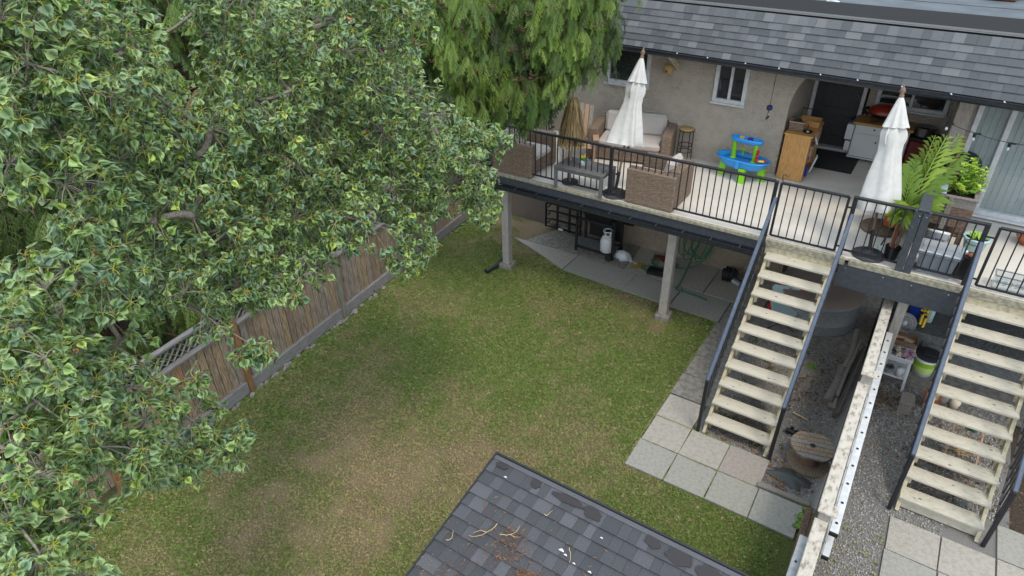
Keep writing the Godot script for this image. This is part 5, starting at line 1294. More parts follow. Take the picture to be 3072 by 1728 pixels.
# ---------------------------------------------------------------- things under the decks and on the gravel
func ground_things():
	rng.seed = 91
	var g := thing("grill_cart", "black and green grill cart under the left deck holding a propane tank", "grill", Vector3(1.42, .02, -1.65))
	for sx in [-1, 1]:
		for sz in [-1, 1]: bx("leg", "black_metal", g, Vector3(sx * .46, .48, sz * .23), Vector3(.05, .96, .05))
	for e in [-1, 1]: bx("side_rail", "black_metal", g, Vector3(0, .84, e * .24), Vector3(.95, .05, .03)); bx("base_rail", "black_metal", g, Vector3(0, .12, e * .24), Vector3(.95, .05, .03))
	bx("bottom_shelf", "grey_wall", g, Vector3(0, .12, 0), Vector3(.9, .02, .44))
	part("firebox", "black", g, func(s): box(s, Vector3(.02, .94, 0), Vector3(.7, .2, .42), Basis(), .85))
	part("lid", "bbq_green", g, func(s): prism(s, range(11).map(func(k): return Vector2(cos(PI * k / 10) * .23, 1.04 + sin(PI * k / 10) * .2)), .7, Vector3(-.33, 0, 0), Basis(Vector3(0, 0, 1), Vector3.UP, Vector3(-1, 0, 0))))
	part("side_shelf", "black", g, func(s): box(s, Vector3(.72, .96, 0), Vector3(.36, .04, .4), Basis(), .8))
	part("back_panel", "black", g, func(s): box(s, Vector3(.05, .5, -.22), Vector3(.8, .5, .02)))
	part("wheel", "rubber", g, func(s): tube(s, [Vector3(.4, .07, .27), Vector3(.4, .07, .32)], .08, .08, 14))
	part("wheel", "rubber", g, func(s): tube(s, [Vector3(.4, .07, -.27), Vector3(.4, .07, -.32)], .08, .08, 14))
	var p := thing("propane_tank", "white propane tank standing on the lower shelf of the grill cart", "propane tank", Vector3(1.7, .15, -1.5))
	part("body", "white_plastic", p, func(s): lathe(s, [[0, 0], [.1, 0], [.15, .05], [.155, .28], [.12, .38], [.04, .42], [0, .42]], Vector3.ZERO, 22))
	part("collar", "white_plastic", p, func(s): lathe(s, [[.09, .4], [.095, .46]], Vector3.ZERO, 18); tube(s, range(15).map(func(k): return Vector3(cos(TAU * k / 16) * .095, .54, sin(TAU * k / 16) * .095)), .014, .014, 6); bar(s, Vector3(.09, .42, .03), Vector3(.09, .54, .03), .03); bar(s, Vector3(-.09, .42, -.03), Vector3(-.09, .54, -.03), .03); bar(s, Vector3(.0, .42, .09), Vector3(.0, .54, .09), .03))
	part("valve", "steel", p, func(s): cyl(s, Vector3(0, .42, 0), .025, .07, 8))
	var ba := thing("plastic_bag", "crumpled white plastic bag on the concrete beside the propane tank", "bag", Vector3(2.05, .02, -1.62))
	part("bag", "bag", ba, func(s): lathe(s, [[0, 0], [.15, .0], [.17, .06], [.12, .16], [.05, .2], [0, .21]], Vector3.ZERO, 16, Basis.from_scale(Vector3(1.25, 1, .8)), func(a, f): return 1.0 + .18 * sin(a * 5 + f * 6) + .1 * sin(a * 9)); box(s, Vector3(.28, .02, .05), Vector3(.26, .02, .05), spin(0, -.4, .05)))
	var st := thing("stacked_rack", "black folded metal frame rack lying behind the grill cart", "rack", Vector3(.25, .05, -2.02))
	part("frame", "black", st, func(s):
		for y in [.04, .25, .47, .66]: bar(s, Vector3(-.45, y, 0), Vector3(.5, y, 0), .035)
		for x in [-.45, -.13, .2, .5]: bar(s, Vector3(x, .02, .02), Vector3(x, .68, .02), .04)
		for y in [.14, .36, .56]: bar(s, Vector3(-.38, y, .02), Vector3(-.32, y + .08, .02), .03))
	part("slat", "grey_wall", st, func(s):
		for k in 5: box(s, Vector3(.18, .1 + k * .12, -.03), Vector3(.6, .06, .02)))
	part("label_tag", "white", st, func(s): box(s, Vector3(-.02, .05, .045), Vector3(.12, .05, .02)))
	var ho := thing("garden_hose", "green garden hose hanging in loops on the wall and trailing over the slabs", "hose")
	part("hose", "hose", ho, func(s):
		for k in 6:
			var x := 3.3 + k * .085 + rng.randf_range(-.05, .05); var lw := rng.randf_range(.05, .3)
			tube(s, bez(Vector3(x, 1.5, -2.28), Vector3(x - .3 - lw, rng.randf_range(-.5, .5), -2.15 + .05 * k), Vector3(x + lw, .3, -2.1), 10) + bez(Vector3(x + lw, .4, -2.1), Vector3(x + .3, .9, -2.2), Vector3(x + .02, 1.5, -2.28), 8), .014, .014, 6)
		tube(s, bez(Vector3(3.9, 1.4, -2.28), Vector3(4.0, -.1, -2.2), Vector3(3.2, .05, -1.8), 12) + bez(Vector3(3.0, .05, -1.7), Vector3(2.2, .05, -1.5), Vector3(2.9, .05, -1.3), 10), .014, .014, 6)
		tube(s, bez(Vector3(3.5, .3, -2.1), Vector3(3.6, .02, -1.2), Vector3(3.55, .045, -1.05), 8) + bez(Vector3(3.6, .045, -1.0), Vector3(4.1, .045, -1.0), Vector3(4.25, .045, -.95), 6), .017, .017, 6)
		tube(s, range(24).map(func(k): return Vector3(2.95 + cos(k * .55) * (.22 + .004 * k), .045 + .001 * k, -1.85 + sin(k * .55) * .2)), .014, .014, 6))
	part("hanger", "iron", ho, func(s): cbox(s, Vector3(3.55, 1.55, -2.3), Vector3(.3, .12, .12), .02))
	var yp := thing("yellow_mat", "worn mustard yellow kneeling mat on the concrete slab", "mat", Vector3(2.5, .03, -1.5), .5)
	part("mat", "yellow_pad", yp, func(s): cbox(s, Vector3(0, .008, 0), Vector3(.3, .014, .26), .005))
	var tb := thing("black_tray", "low black slotted plastic tray beside the second deck post", "tray", Vector3(2.98, .03, -1.42), .1)
	part("tray", "black", tb, func(s):
		for e in [-1, 1]: box(s, Vector3(0, .04, e * .11), Vector3(.42, .08, .02)); box(s, Vector3(e * .2, .04, 0), Vector3(.02, .08, .22))
		for k in 4: box(s, Vector3(0, .07, -.08 + k * .05), Vector3(.4, .012, .014)))
	var va := thing("black_reel", "black coiled pool pump and tube on the slab by the stairs", "pump", Vector3(4.4, .03, -1.98))
	part("drum", "rubber", va, func(s): tube(s, [Vector3(-.16, .13, .05), Vector3(.12, .13, -.05)], .13, .12, 16))
	part("coil", "black", va, func(s):
		for j in 3: tube(s, range(15).map(func(k): return Vector3(-.1 + j * .07, .14 + sin(TAU * k / 14) * .15, cos(TAU * k / 14) * .16)), .02, .02, 6)
		tube(s, bez(Vector3(.1, .2, .1), Vector3(.4, .1, .3), Vector3(.35, .03, -.1), 8), .025, .025, 6))
	part("pump_end", "galvanised", va, func(s): tube(s, [Vector3(.1, .1, .16), Vector3(.27, .08, .2)], .07, .06, 12))
	var pk := thing("red_planks", "faded red plank scraps along the foot of the wall", "planks", Vector3(2.85, .03, -2.05))
	part("planks", "red_dark", pk, func(s): box(s, Vector3(0, .04, 0), Vector3(.4, .06, .1), spin(0, .2, 0)); box(s, Vector3(.18, .03, .1), Vector3(.3, .04, .08), spin(0, -.1, 0)))
	# stock tank with its brown cover
	var sk := thing("stock_tank", "round galvanised stock tank with a brown cover under the deck", "tank", Vector3(6.2, .014, -1.62))
	part("body", "galvanised", sk, func(s): lathe(s, [[0, 0], [.74, 0], [.75, .04], [.745, .2], [.755, .22], [.745, .24], [.745, .55], [.755, .57], [.745, .59], [.75, .62]], Vector3.ZERO, 48))
	part("cover", "cover_brown", sk, func(s): lathe(s, [[.755, .6], [.775, .64], [.77, .655], [.4, .67], [0, .675]], Vector3.ZERO, 48))
	part("rim", "galvanised", sk, func(s): tube(s, range(41).map(func(k): return Vector3(cos(TAU * k / 40) * .765, .62, sin(TAU * k / 40) * .765)), .014, .014, 6))
	var cc := thing("camp_chair", "small red and white folding camp chair under the left stairs", "chair", Vector3(5.72, .014, -.92), .3)
	part("seat_cloth", "teal_cloth", cc, func(s):
		q4(s, Vector3(-.22, .36, .2), Vector3(-.24, .4, -.18), Vector3(.24, .4, -.18), Vector3(.22, .36, .2)); q4(s, Vector3(-.24, .4, -.18), Vector3(-.25, .72, -.28), Vector3(.25, .72, -.28), Vector3(.24, .4, -.18)))
	part("red_panel", "red_cloth", cc, func(s):
		q4(s, Vector3(-.34, .3, .16), Vector3(-.26, .42, -.16), Vector3(-.225, .4, -.18), Vector3(-.2, .33, .22)); q4(s, Vector3(.25, .4, -.18), Vector3(.25, .7, -.27), Vector3(.31, .7, -.27), Vector3(.3, .42, -.18)); box(s, Vector3(-.1, .74, -.285), Vector3(.1, .04, .01)))
	part("pink_panel", "pink_cloth", cc, func(s): q4(s, Vector3(-.2, .34, .215), Vector3(.0, .335, .215), Vector3(.03, .27, .2), Vector3(-.18, .27, .2)); box(s, Vector3(.08, .55, -.225), Vector3(.06, .3, .01), spin(-.3, 0, 0)))
	for e in [-1, 1]:
		part("leg", "iron", cc, func(s): tube(s, [Vector3(e * .23, .38, .2), Vector3(-e * .24, .01, .2)], .01, .01, 5)); part("leg", "iron", cc, func(s): tube(s, [Vector3(e * .24, .72, -.28), Vector3(e * .23, .01, -.22)], .01, .01, 5))
	# driftwood and boards against the divider fence
	for k in 4:
		var dw := thing("driftwood", ["long grey driftwood log leaning by the divider fence", "thin crooked driftwood branch on top of the pile by the divider fence", "dark weathered board edge lying along the divider fence", "short split plank under the driftwood by the divider fence"][k], "driftwood", Vector3.ZERO, 0, "driftwood and old boards by the divider fence")
		part("log", "drift" if k != 2 else "divider_wood", dw, func(s):
			if k == 0: tube(s, [Vector3(7.02, .62, -.55), Vector3(7.06, .4, -.05), Vector3(6.98, .14, .55), Vector3(6.94, .06, .95)], .045, .085, 7)
			elif k == 1: tube(s, [Vector3(7.12, .6, -.3), Vector3(7.1, .42, .1), Vector3(7.07, .36, .3), Vector3(7.06, .12, .8)], .022, .035, 6); tube(s, [Vector3(7.08, .38, .25), Vector3(7.0, .4, .35), Vector3(6.98, .33, .5)], .018, .008, 5)
			elif k == 2: box(s, Vector3(7.15, .24, .45), Vector3(.03, .2, 1.6), spin(.22, -.05, -.35))
			else: box(s, Vector3(7.0, .1, .5), Vector3(.12, .035, 1.1), spin(.1, .06, .2)))
	# cable spool and what lies by it
	var sp := thing("cable_spool", "old wooden cable spool used as a garden table on the gravel", "cable spool", Vector3(6.97, .01, 2.43), .25 + PI / 2)
	for k in 6:
		var x := -.225 + k * .09; var pm: String = "spool_wood" if k % 3 else "drift"; var hl := sqrt(maxf(.0, .3 * .3 - (absf(x) - .03) * (absf(x) - .03)))
		part("top_plank", pm, sp, func(s):
			var pts := []
			for j in 7: var xx := x - .04 + .08 * j / 6.0; pts.append(Vector2(xx, sqrt(maxf(.0004, .09 - xx * xx))))
			for j in 7: var xx := x + .04 - .08 * j / 6.0; pts.append(Vector2(xx, -sqrt(maxf(.0004, .09 - xx * xx))))
			prism(s, pts, .035, Vector3(0, .36 + .002 * (k % 2), 0), Basis(Vector3.RIGHT, -PI / 2)))
	part("bottom_disc", "spool_wood", sp, func(s): cyl(s, Vector3(0, .0, 0), .3, .04, 30))
	part("core", "umb_wood", sp, func(s): cyl(s, Vector3(0, .04, 0), .14, .29, 18))
	part("hub_hole", "black", sp, func(s): lathe(s, [[0, .364], [.03, .364]], Vector3.ZERO, 14, Basis(), nofold, true); tube(s, range(15).map(func(k): return Vector3(cos(TAU * k / 14) * .034, .364, sin(TAU * k / 14) * .034)), .006, .006, 5))
	for k in 3: part("bolt_hole", "umb_wood", sp, func(s): lathe(s, [[0, .365], [.018, .365]], Vector3(cos(k * 2.1 + .5) * .1, 0, sin(k * 2.1 + .5) * .1), 9, Basis(), nofold, true))
	var ta := thing("tarp", "dark green tarp bunched on the ground under the cable spool", "tarp", Vector3(6.82, .02, 2.88))
	part("tarp", "tarp", ta, func(s): lathe(s, [[0, .1], [.12, .085], [.25, .05], [.36, .0]], Vector3.ZERO, 30, Basis.from_scale(Vector3(.8, .7, .45)), func(a, f): return 1.0 + .16 * sin(a * 4 + f * 3) + .12 * sin(a * 7)))
	var bk := thing("black_fitting", "small black pipe fitting on the gravel beside the left stairs", "fitting", Vector3(6.6, .02, 1.95))
	part("fitting", "black", bk, func(s): tube(s, [Vector3(-.06, .04, 0), Vector3(.06, .05, .02)], .04, .035, 9); tube(s, [Vector3(0, .04, 0), Vector3(.02, .11, -.03)], .03, .03, 8); tube(s, [Vector3(.04, .05, 0), Vector3(.1, .04, -.06)], .02, .02, 7))
	var sk2 := thing("stick", "bare pale stick lying on the gravel beside the left stairs", "stick", Vector3(6.65, .03, 1.5))
	part("stick", "straw_light", sk2, func(s): tube(s, [Vector3(-.12, 0, -.03), Vector3(.02, .01, 0), Vector3(.13, 0, .02)], .012, .007, 6))
	var tu := thing("grass_tuft", "bright green weed tuft growing in the gravel by the stairs", "weed", Vector3(6.55, .01, .1))
	part("blades", "herb_2", tu, func(s):
		for k in 60:
			var a := rng.randf() * TAU; var d := Vector3(cos(a), rng.randf_range(.4, 1.5), sin(a)).normalized() * rng.randf_range(.05, .12); var sd := d.cross(Vector3.UP).normalized() * .007; var q := Vector3(rng.randfn(0, .04), 0, rng.randfn(0, .04))
			t3(s, q - sd, q + d, q + sd))
	var tu2 := thing("grass_tuft", "low green moss patch on the gravel above the cable spool", "weed", Vector3(6.95, .01, 1.95))
	part("blades", "herb_2", tu2, func(s):
		for k in 120:
			var a := rng.randf() * TAU; var d := Vector3(cos(a), rng.randf_range(.2, .9), sin(a)).normalized() * rng.randf_range(.03, .07); var sd := d.cross(Vector3.UP).normalized() * .008; var q := Vector3(rng.randfn(0, .07), 0, rng.randfn(0, .05))
			t3(s, q - sd, q + d, q + sd))
	right_side_things()

func right_side_things():
	var t := thing("side_table", "small white side table with a lower shelf on the right side yard", "table", Vector3(7.73, .02, -.38))
	part("top", "white", t, func(s): cbox(s, Vector3(0, .6, 0), Vector3(.42, .05, .62), .006))
	part("apron", "white", t, func(s): box(s, Vector3(0, .55, .27), Vector3(.34, .07, .02)); box(s, Vector3(.17, .55, 0), Vector3(.02, .07, .5)); box(s, Vector3(-.17, .55, 0), Vector3(.02, .07, .5)))
	part("lower_shelf", "white", t, func(s): cbox(s, Vector3(0, .2, 0), Vector3(.38, .025, .56), .005))
	for sx in [-1, 1]:
		for sz in [-1, 1]: part("leg", "white", t, func(s): bar(s, Vector3(sx * .18, .58, sz * .28), Vector3(sx * .21, 0, sz * .32), .04))
	var b := thing("photo_crate", "shallow wooden crate lined with an old picture on the white side table", "crate", Vector3(7.73, .65, -.56))
	part("lining", "butcher", b, func(s): box(s, Vector3(0, .02, 0), Vector3(.36, .02, .26), spin(.2, 0, 0)))
	for e in [-1, 1]: bx("side", "umb_wood", b, Vector3(e * .19, .05, 0), Vector3(.015, .1, .28)); bx("end", "umb_wood", b, Vector3(0, .05, e * .14), Vector3(.38, .1, .015))
	part("scraps", "red_cloth", b, func(s): box(s, Vector3(-.08, .05, .06), Vector3(.12, .02, .05), spin(.2, .3, 0)))
	part("scraps", "ivory", b, func(s): box(s, Vector3(.08, .06, .02), Vector3(.14, .02, .08), spin(.2, -.3, 0)); box(s, Vector3(-.05, .05, -.05), Vector3(.16, .02, .04), spin(.2, .1, 0)))
	var f := thing("flower_tray", "bunch of faded cream and pink artificial flowers on the white side table", "flowers", Vector3(7.77, .63, -.22))
	for k in 11:
		part("bloom", ["ivory", "ivory", "lavender", "rose"][k % 4] if k < 8 else "rose", f, func(s):
			var c := Vector3(rng.randf_range(-.14, .02) if k % 4 < 2 and k < 8 else rng.randf_range(.02, .15), .05 + rng.randf() * .03, rng.randf_range(-.13, .13))
			for j in 9:
				var a := j * 2.4; var r := .012 + .004 * j
				ball(s, c + Vector3(cos(a) * r, -.003 * j, sin(a) * r), Vector3(.018, .012, .018), 5))
	part("leaves", "grey_leaf", f, func(s):
		for k in 50:
			var a := rng.randf() * TAU; var d := Vector3(cos(a), .15, sin(a)) * rng.randf_range(.1, .2); var sd := d.cross(Vector3.UP).normalized() * .02
			t3(s, d * .4, d * .8 + sd, d); t3(s, d * .4, d, d * .8 - sd))
	var sp := thing("shelf_pot", "small clay pot with a green plant on the lower shelf of the white table", "flower pot", Vector3(7.66, .235, -.18))
	part("pot", "galvanised", sp, func(s): cyl(s, Vector3.ZERO, .055, .1, 14, .075))
	part("plant", "grey_leaf", sp, func(s):
		for k in 30:
			var a := rng.randf() * TAU; var d := Vector3(cos(a), rng.randf_range(.2, 1), sin(a)).normalized() * .07; var sd := d.cross(Vector3.UP).normalized() * .02
			t3(s, Vector3(0, .1, 0), Vector3(0, .1, 0) + d * .7 + sd, Vector3(0, .1, 0) + d); t3(s, Vector3(0, .1, 0), Vector3(0, .1, 0) + d, Vector3(0, .1, 0) + d * .7 - sd))
	var j := thing("shelf_jar", "white round jar on the lower shelf of the white table", "jar", Vector3(7.82, .235, -.16))
	part("jar", "white_plastic", j, func(s): lathe(s, [[0, 0], [.06, 0], [.065, .13], [.05, .16], [0, .165]], Vector3.ZERO, 14))
	var l := thing("lime_bucket", "white bucket with a lime green label and black lid beside the white table", "bucket", Vector3(8.16, .02, -.78))
	part("body", "white_plastic", l, func(s): lathe(s, [[0, 0], [.15, 0], [.17, .37], [0, .37]], Vector3.ZERO, 28))
	part("label_band", "lime", l, func(s): lathe(s, [[.1525, .05], [.1665, .29]], Vector3.ZERO, 28))
	part("label_patch", "lime_pale", l, func(s): lathe(s, [[.156, .07], [.166, .2]], Vector3.ZERO, 28, Basis.from_scale(Vector3(1.003, 1, 1.003)), func(a, f): return 1.0 + .012 * sin(a * 2 + f * 3)))
	part("lid", "cover_black", l, func(s): lathe(s, [[.2, .36], [.225, .38], [.22, .4], [.17, .415], [0, .42]], Vector3(.02, 0, 0), 28); cbox(s, Vector3(.02, .425, 0), Vector3(.18, .02, .14), .006))
	var bb := thing("blue_bin", "blue plastic tub holding a round grey fan behind the white table", "tub", Vector3(7.68, .02, -1.3))
	part("tub", "blue_bin", bb, func(s): box(s, Vector3(0, .2, 0), Vector3(.42, .4, .34), Basis(), .85))
	var fa := thing("box_fan", "round grey fan head with a white hub in the blue tub", "fan", Vector3(7.68, .62, -1.24))
	part("grille", "galvanised", fa, func(s):
		lathe(s, [[0, 0], [.19, .0]], Vector3.ZERO, 24, spin(PI / 2 - .3, 0, 0), nofold, true)
		for r in [.08, .12, .16, .19]: tube(s, range(25).map(func(k): return spin(PI / 2 - .3, 0, 0) * Vector3(cos(TAU * k / 24) * r, .012, sin(TAU * k / 24) * r)), .006, .006, 5))
	part("hub", "white", fa, func(s): lathe(s, [[0, .03], [.045, .025], [.05, .0]], Vector3.ZERO, 16, spin(PI / 2 - .3, 0, 0)))
	var tl := [["mop", "pale mop stick leaning in front of the blue tub", "galvanised", Vector3(7.6, 1.7, -1.5), Vector3(7.66, .05, -1.05), .013], ["broom", "red broom handle leaning beside the deck post", "red_toy", Vector3(7.45, 1.6, -1.5), Vector3(7.57, .05, -1.12), .014], ["rake", "thin dark tool handle behind the blue tub", "iron", Vector3(7.9, 1.4, -1.6), Vector3(7.92, .05, -1.15), .013], ["shovel", "second dark tool handle with a yellow grip beside the grey wall", "iron", Vector3(7.98, 1.3, -1.6), Vector3(7.96, .05, -1.13), .014]]
	for q in tl:
		var o := thing(q[0], q[1], "garden tool")
		part("handle", q[2], o, func(s): tube(s, [q[3], q[4]], q[5], q[5], 7))
		part("head", "black", o, func(s): box(s, q[4] + Vector3(0, .02, 0), Vector3(.16, .06, .06)))
		if q[0] in ["rake", "shovel"]:
			part("grip", "yellow", o, func(s):
				for h in [.42, .62, .8]: tube(s, [q[4].lerp(q[3], h), q[4].lerp(q[3], h + .13)], .026, .026, 8)
				bar(s, q[4].lerp(q[3], .6) + Vector3(-.05, 0, 0), q[4].lerp(q[3], .6) + Vector3(.06, 0, 0), .03))
	var rb := thing("shelf_bags", "red and white bags on the ledge under the right deck", "bags", Vector3(7.9, .55, -1.6))
	part("red_bag", "red_cloth", rb, func(s): ball(s, Vector3(0, .52, 0), Vector3(.14, .09, .1), 10))
	part("white_bag", "bag", rb, func(s): ball(s, Vector3(.2, .48, .02), Vector3(.12, .12, .1), 10))
	part("bottle", "teal_cloth", rb, func(s): lathe(s, [[0, 0], [.06, 0], [.065, .2], [.03, .28], [.025, .33], [0, .33]], Vector3(.12, .1, .14), 12))
	part("crate", "blue_bin", rb, func(s): box(s, Vector3(-.05, .2, 0), Vector3(.3, .4, .3)))
	var bs := thing("step_stool", "low weathered wooden step stool on the gravel beside the right stairs", "stool", Vector3(8.02, .01, .42))
	part("top", "drift", bs, func(s): cbox(s, Vector3(0, .24, 0), Vector3(.2, .03, .3), .004))
	for e in [-1, 1]: part("leg", "drift", bs, func(s): box(s, Vector3(0, .12, e * .12), Vector3(.18, .24, .025)))
	# under the right stairs
	var tp := thing("terracotta_pot", "square terracotta planter under the right stairs", "flower pot", Vector3(8.35, .02, .12))
	part("pot", "terracotta", tp, func(s): box(s, Vector3(0, .14, 0), Vector3(.22, .28, .22), Basis(), .8))
	var gp := thing("green_pot", "small dark green pot with a white figure under the right stairs", "flower pot", Vector3(9.0, .02, .35))
	part("pot", "hose", gp, func(s): cyl(s, Vector3.ZERO, .05, .1, 14, .07))
	part("figure", "white", gp, func(s): ball(s, Vector3(0, .13, 0), Vector3(.04, .04, .03), 8); ball(s, Vector3(.02, .18, 0), Vector3(.022, .022, .022), 8))
	var lg := thing("edging_timber", "grey timber beam lying across the gravel under the right stairs", "timber", Vector3.ZERO, 0, "garden edging timbers")
	part("timber", "drift", lg, func(s): cbox(s, Vector3(8.7, .07, 1.42), Vector3(1.0, .12, .12), .01, spin(0, -.1, 0)))
	var rf := thing("trellis", "thin reddish wood frame with dry twigs under the right stairs", "frame", Vector3(8.85, .03, .98))
	part("frame", "teak", rf, func(s): bar(s, Vector3(-.2, .02, .3), Vector3(.2, .02, .33), .03); bar(s, Vector3(-.2, .02, .3), Vector3(-.17, .3, -.2), .025); bar(s, Vector3(.2, .02, .33), Vector3(.2, .3, -.2), .025))
	part("twigs", "straw_light", rf, func(s):
		for k in 34:
			var a := rng.randf() * TAU
			tube(s, [Vector3(rng.randf_range(-.1, .1), .02, rng.randf_range(-.15, .1)), Vector3(cos(a) * .22, rng.randf_range(.02, .16), sin(a) * .2 - .05)], .005, .002, 4))
	var pi := thing("pebble_pots", "two pale cloth wrapped pots against the wall ledge under the right stairs", "pots", Vector3(8.6, .02, -.1))
	part("pot", "drift", pi, func(s): lathe(s, [[0, 0], [.07, 0], [.09, .12], [.05, .2], [0, .2]], Vector3(-.08, 0, 0), 12, Basis(), func(a, f): return 1.0 + .1 * sin(a * 4)))
	part("pot", "ivory", pi, func(s): lathe(s, [[0, 0], [.06, 0], [.08, .1], [.06, .17], [0, .17]], Vector3(.1, 0, .02), 12))

# ---------------------------------------------------------------- trees
func leaf_mesh(blade: String, bend := .67) -> ArrayMesh:
	# a broad pointed poplar leaf on a long yellow stalk; it hangs from the end of the stalk
	var pl := .062
	var a := S()
	var st := [Vector3.ZERO, Vector3(0, .006, pl * .5), Vector3(0, -.002, pl)]
	for i in 2:
		var w := Vector3(.002, 0, 0); var h := Vector3(0, .002, 0)
		q4(a, st[i] - w, st[i] + w, st[i + 1] + w, st[i + 1] - w); q4(a, st[i] - h, st[i] + h, st[i + 1] + h, st[i + 1] - h)
	a.generate_normals(); var m := a.commit()
	var d := Vector3(0, -sin(bend), cos(bend)); var n := Vector3(0, cos(bend), sin(bend))
	var b := S(); b.set_smooth_group(1)
	var rows := [[0.0, .018, .0], [.014, .046, .001], [.034, .044, .001], [.068, .017, .0], [.11, .0, -.006]]
	var at := func(r, e: float) -> Vector3:
		return Vector3(r[1] * e, 0, 0) + Vector3(0, -.002, pl) + d * r[0] + n * (absf(e) * r[2] - r[0] * r[0] * 1.2)
	for i in 4:
		for e in [-1.0, 1.0]:
			q4(b, at.call(rows[i], 0.0), at.call(rows[i + 1], 0.0), at.call(rows[i + 1], e), at.call(rows[i], e))
	b.generate_normals(); b.commit(m)
	m.surface_set_material(0, M["petiole"]); m.surface_set_material(1, M[blade])
	return m

# joins points into limbs that run back to a root: returns [from, to, thickness share]
func limbs(root: Vector3, pts: Array) -> Array:
	var order := range(pts.size()); order.sort_custom(func(i, j): return pts[i].distance_to(root) < pts[j].distance_to(root))
	var par := {}; var done := []
	for i in order:
		var best := -1; var bd: float = pts[i].distance_to(root) * .8
		for j in done:
			var dd: float = pts[i].distance_to(pts[j]) + .12 * pts[j].distance_to(root) * 0.3
			if dd < bd: bd = dd; best = j
		par[i] = best; done.append(i)
	var cnt := {}
	for i in order: cnt[i] = 1
	for k in range(order.size() - 1, -1, -1):
		var i: int = order[k]
		if par[i] >= 0: cnt[par[i]] += cnt[i]
	var r := []
	for i in order: r.append([root if par[i] < 0 else pts[par[i]], pts[i], cnt[i], par[i] < 0])
	return r

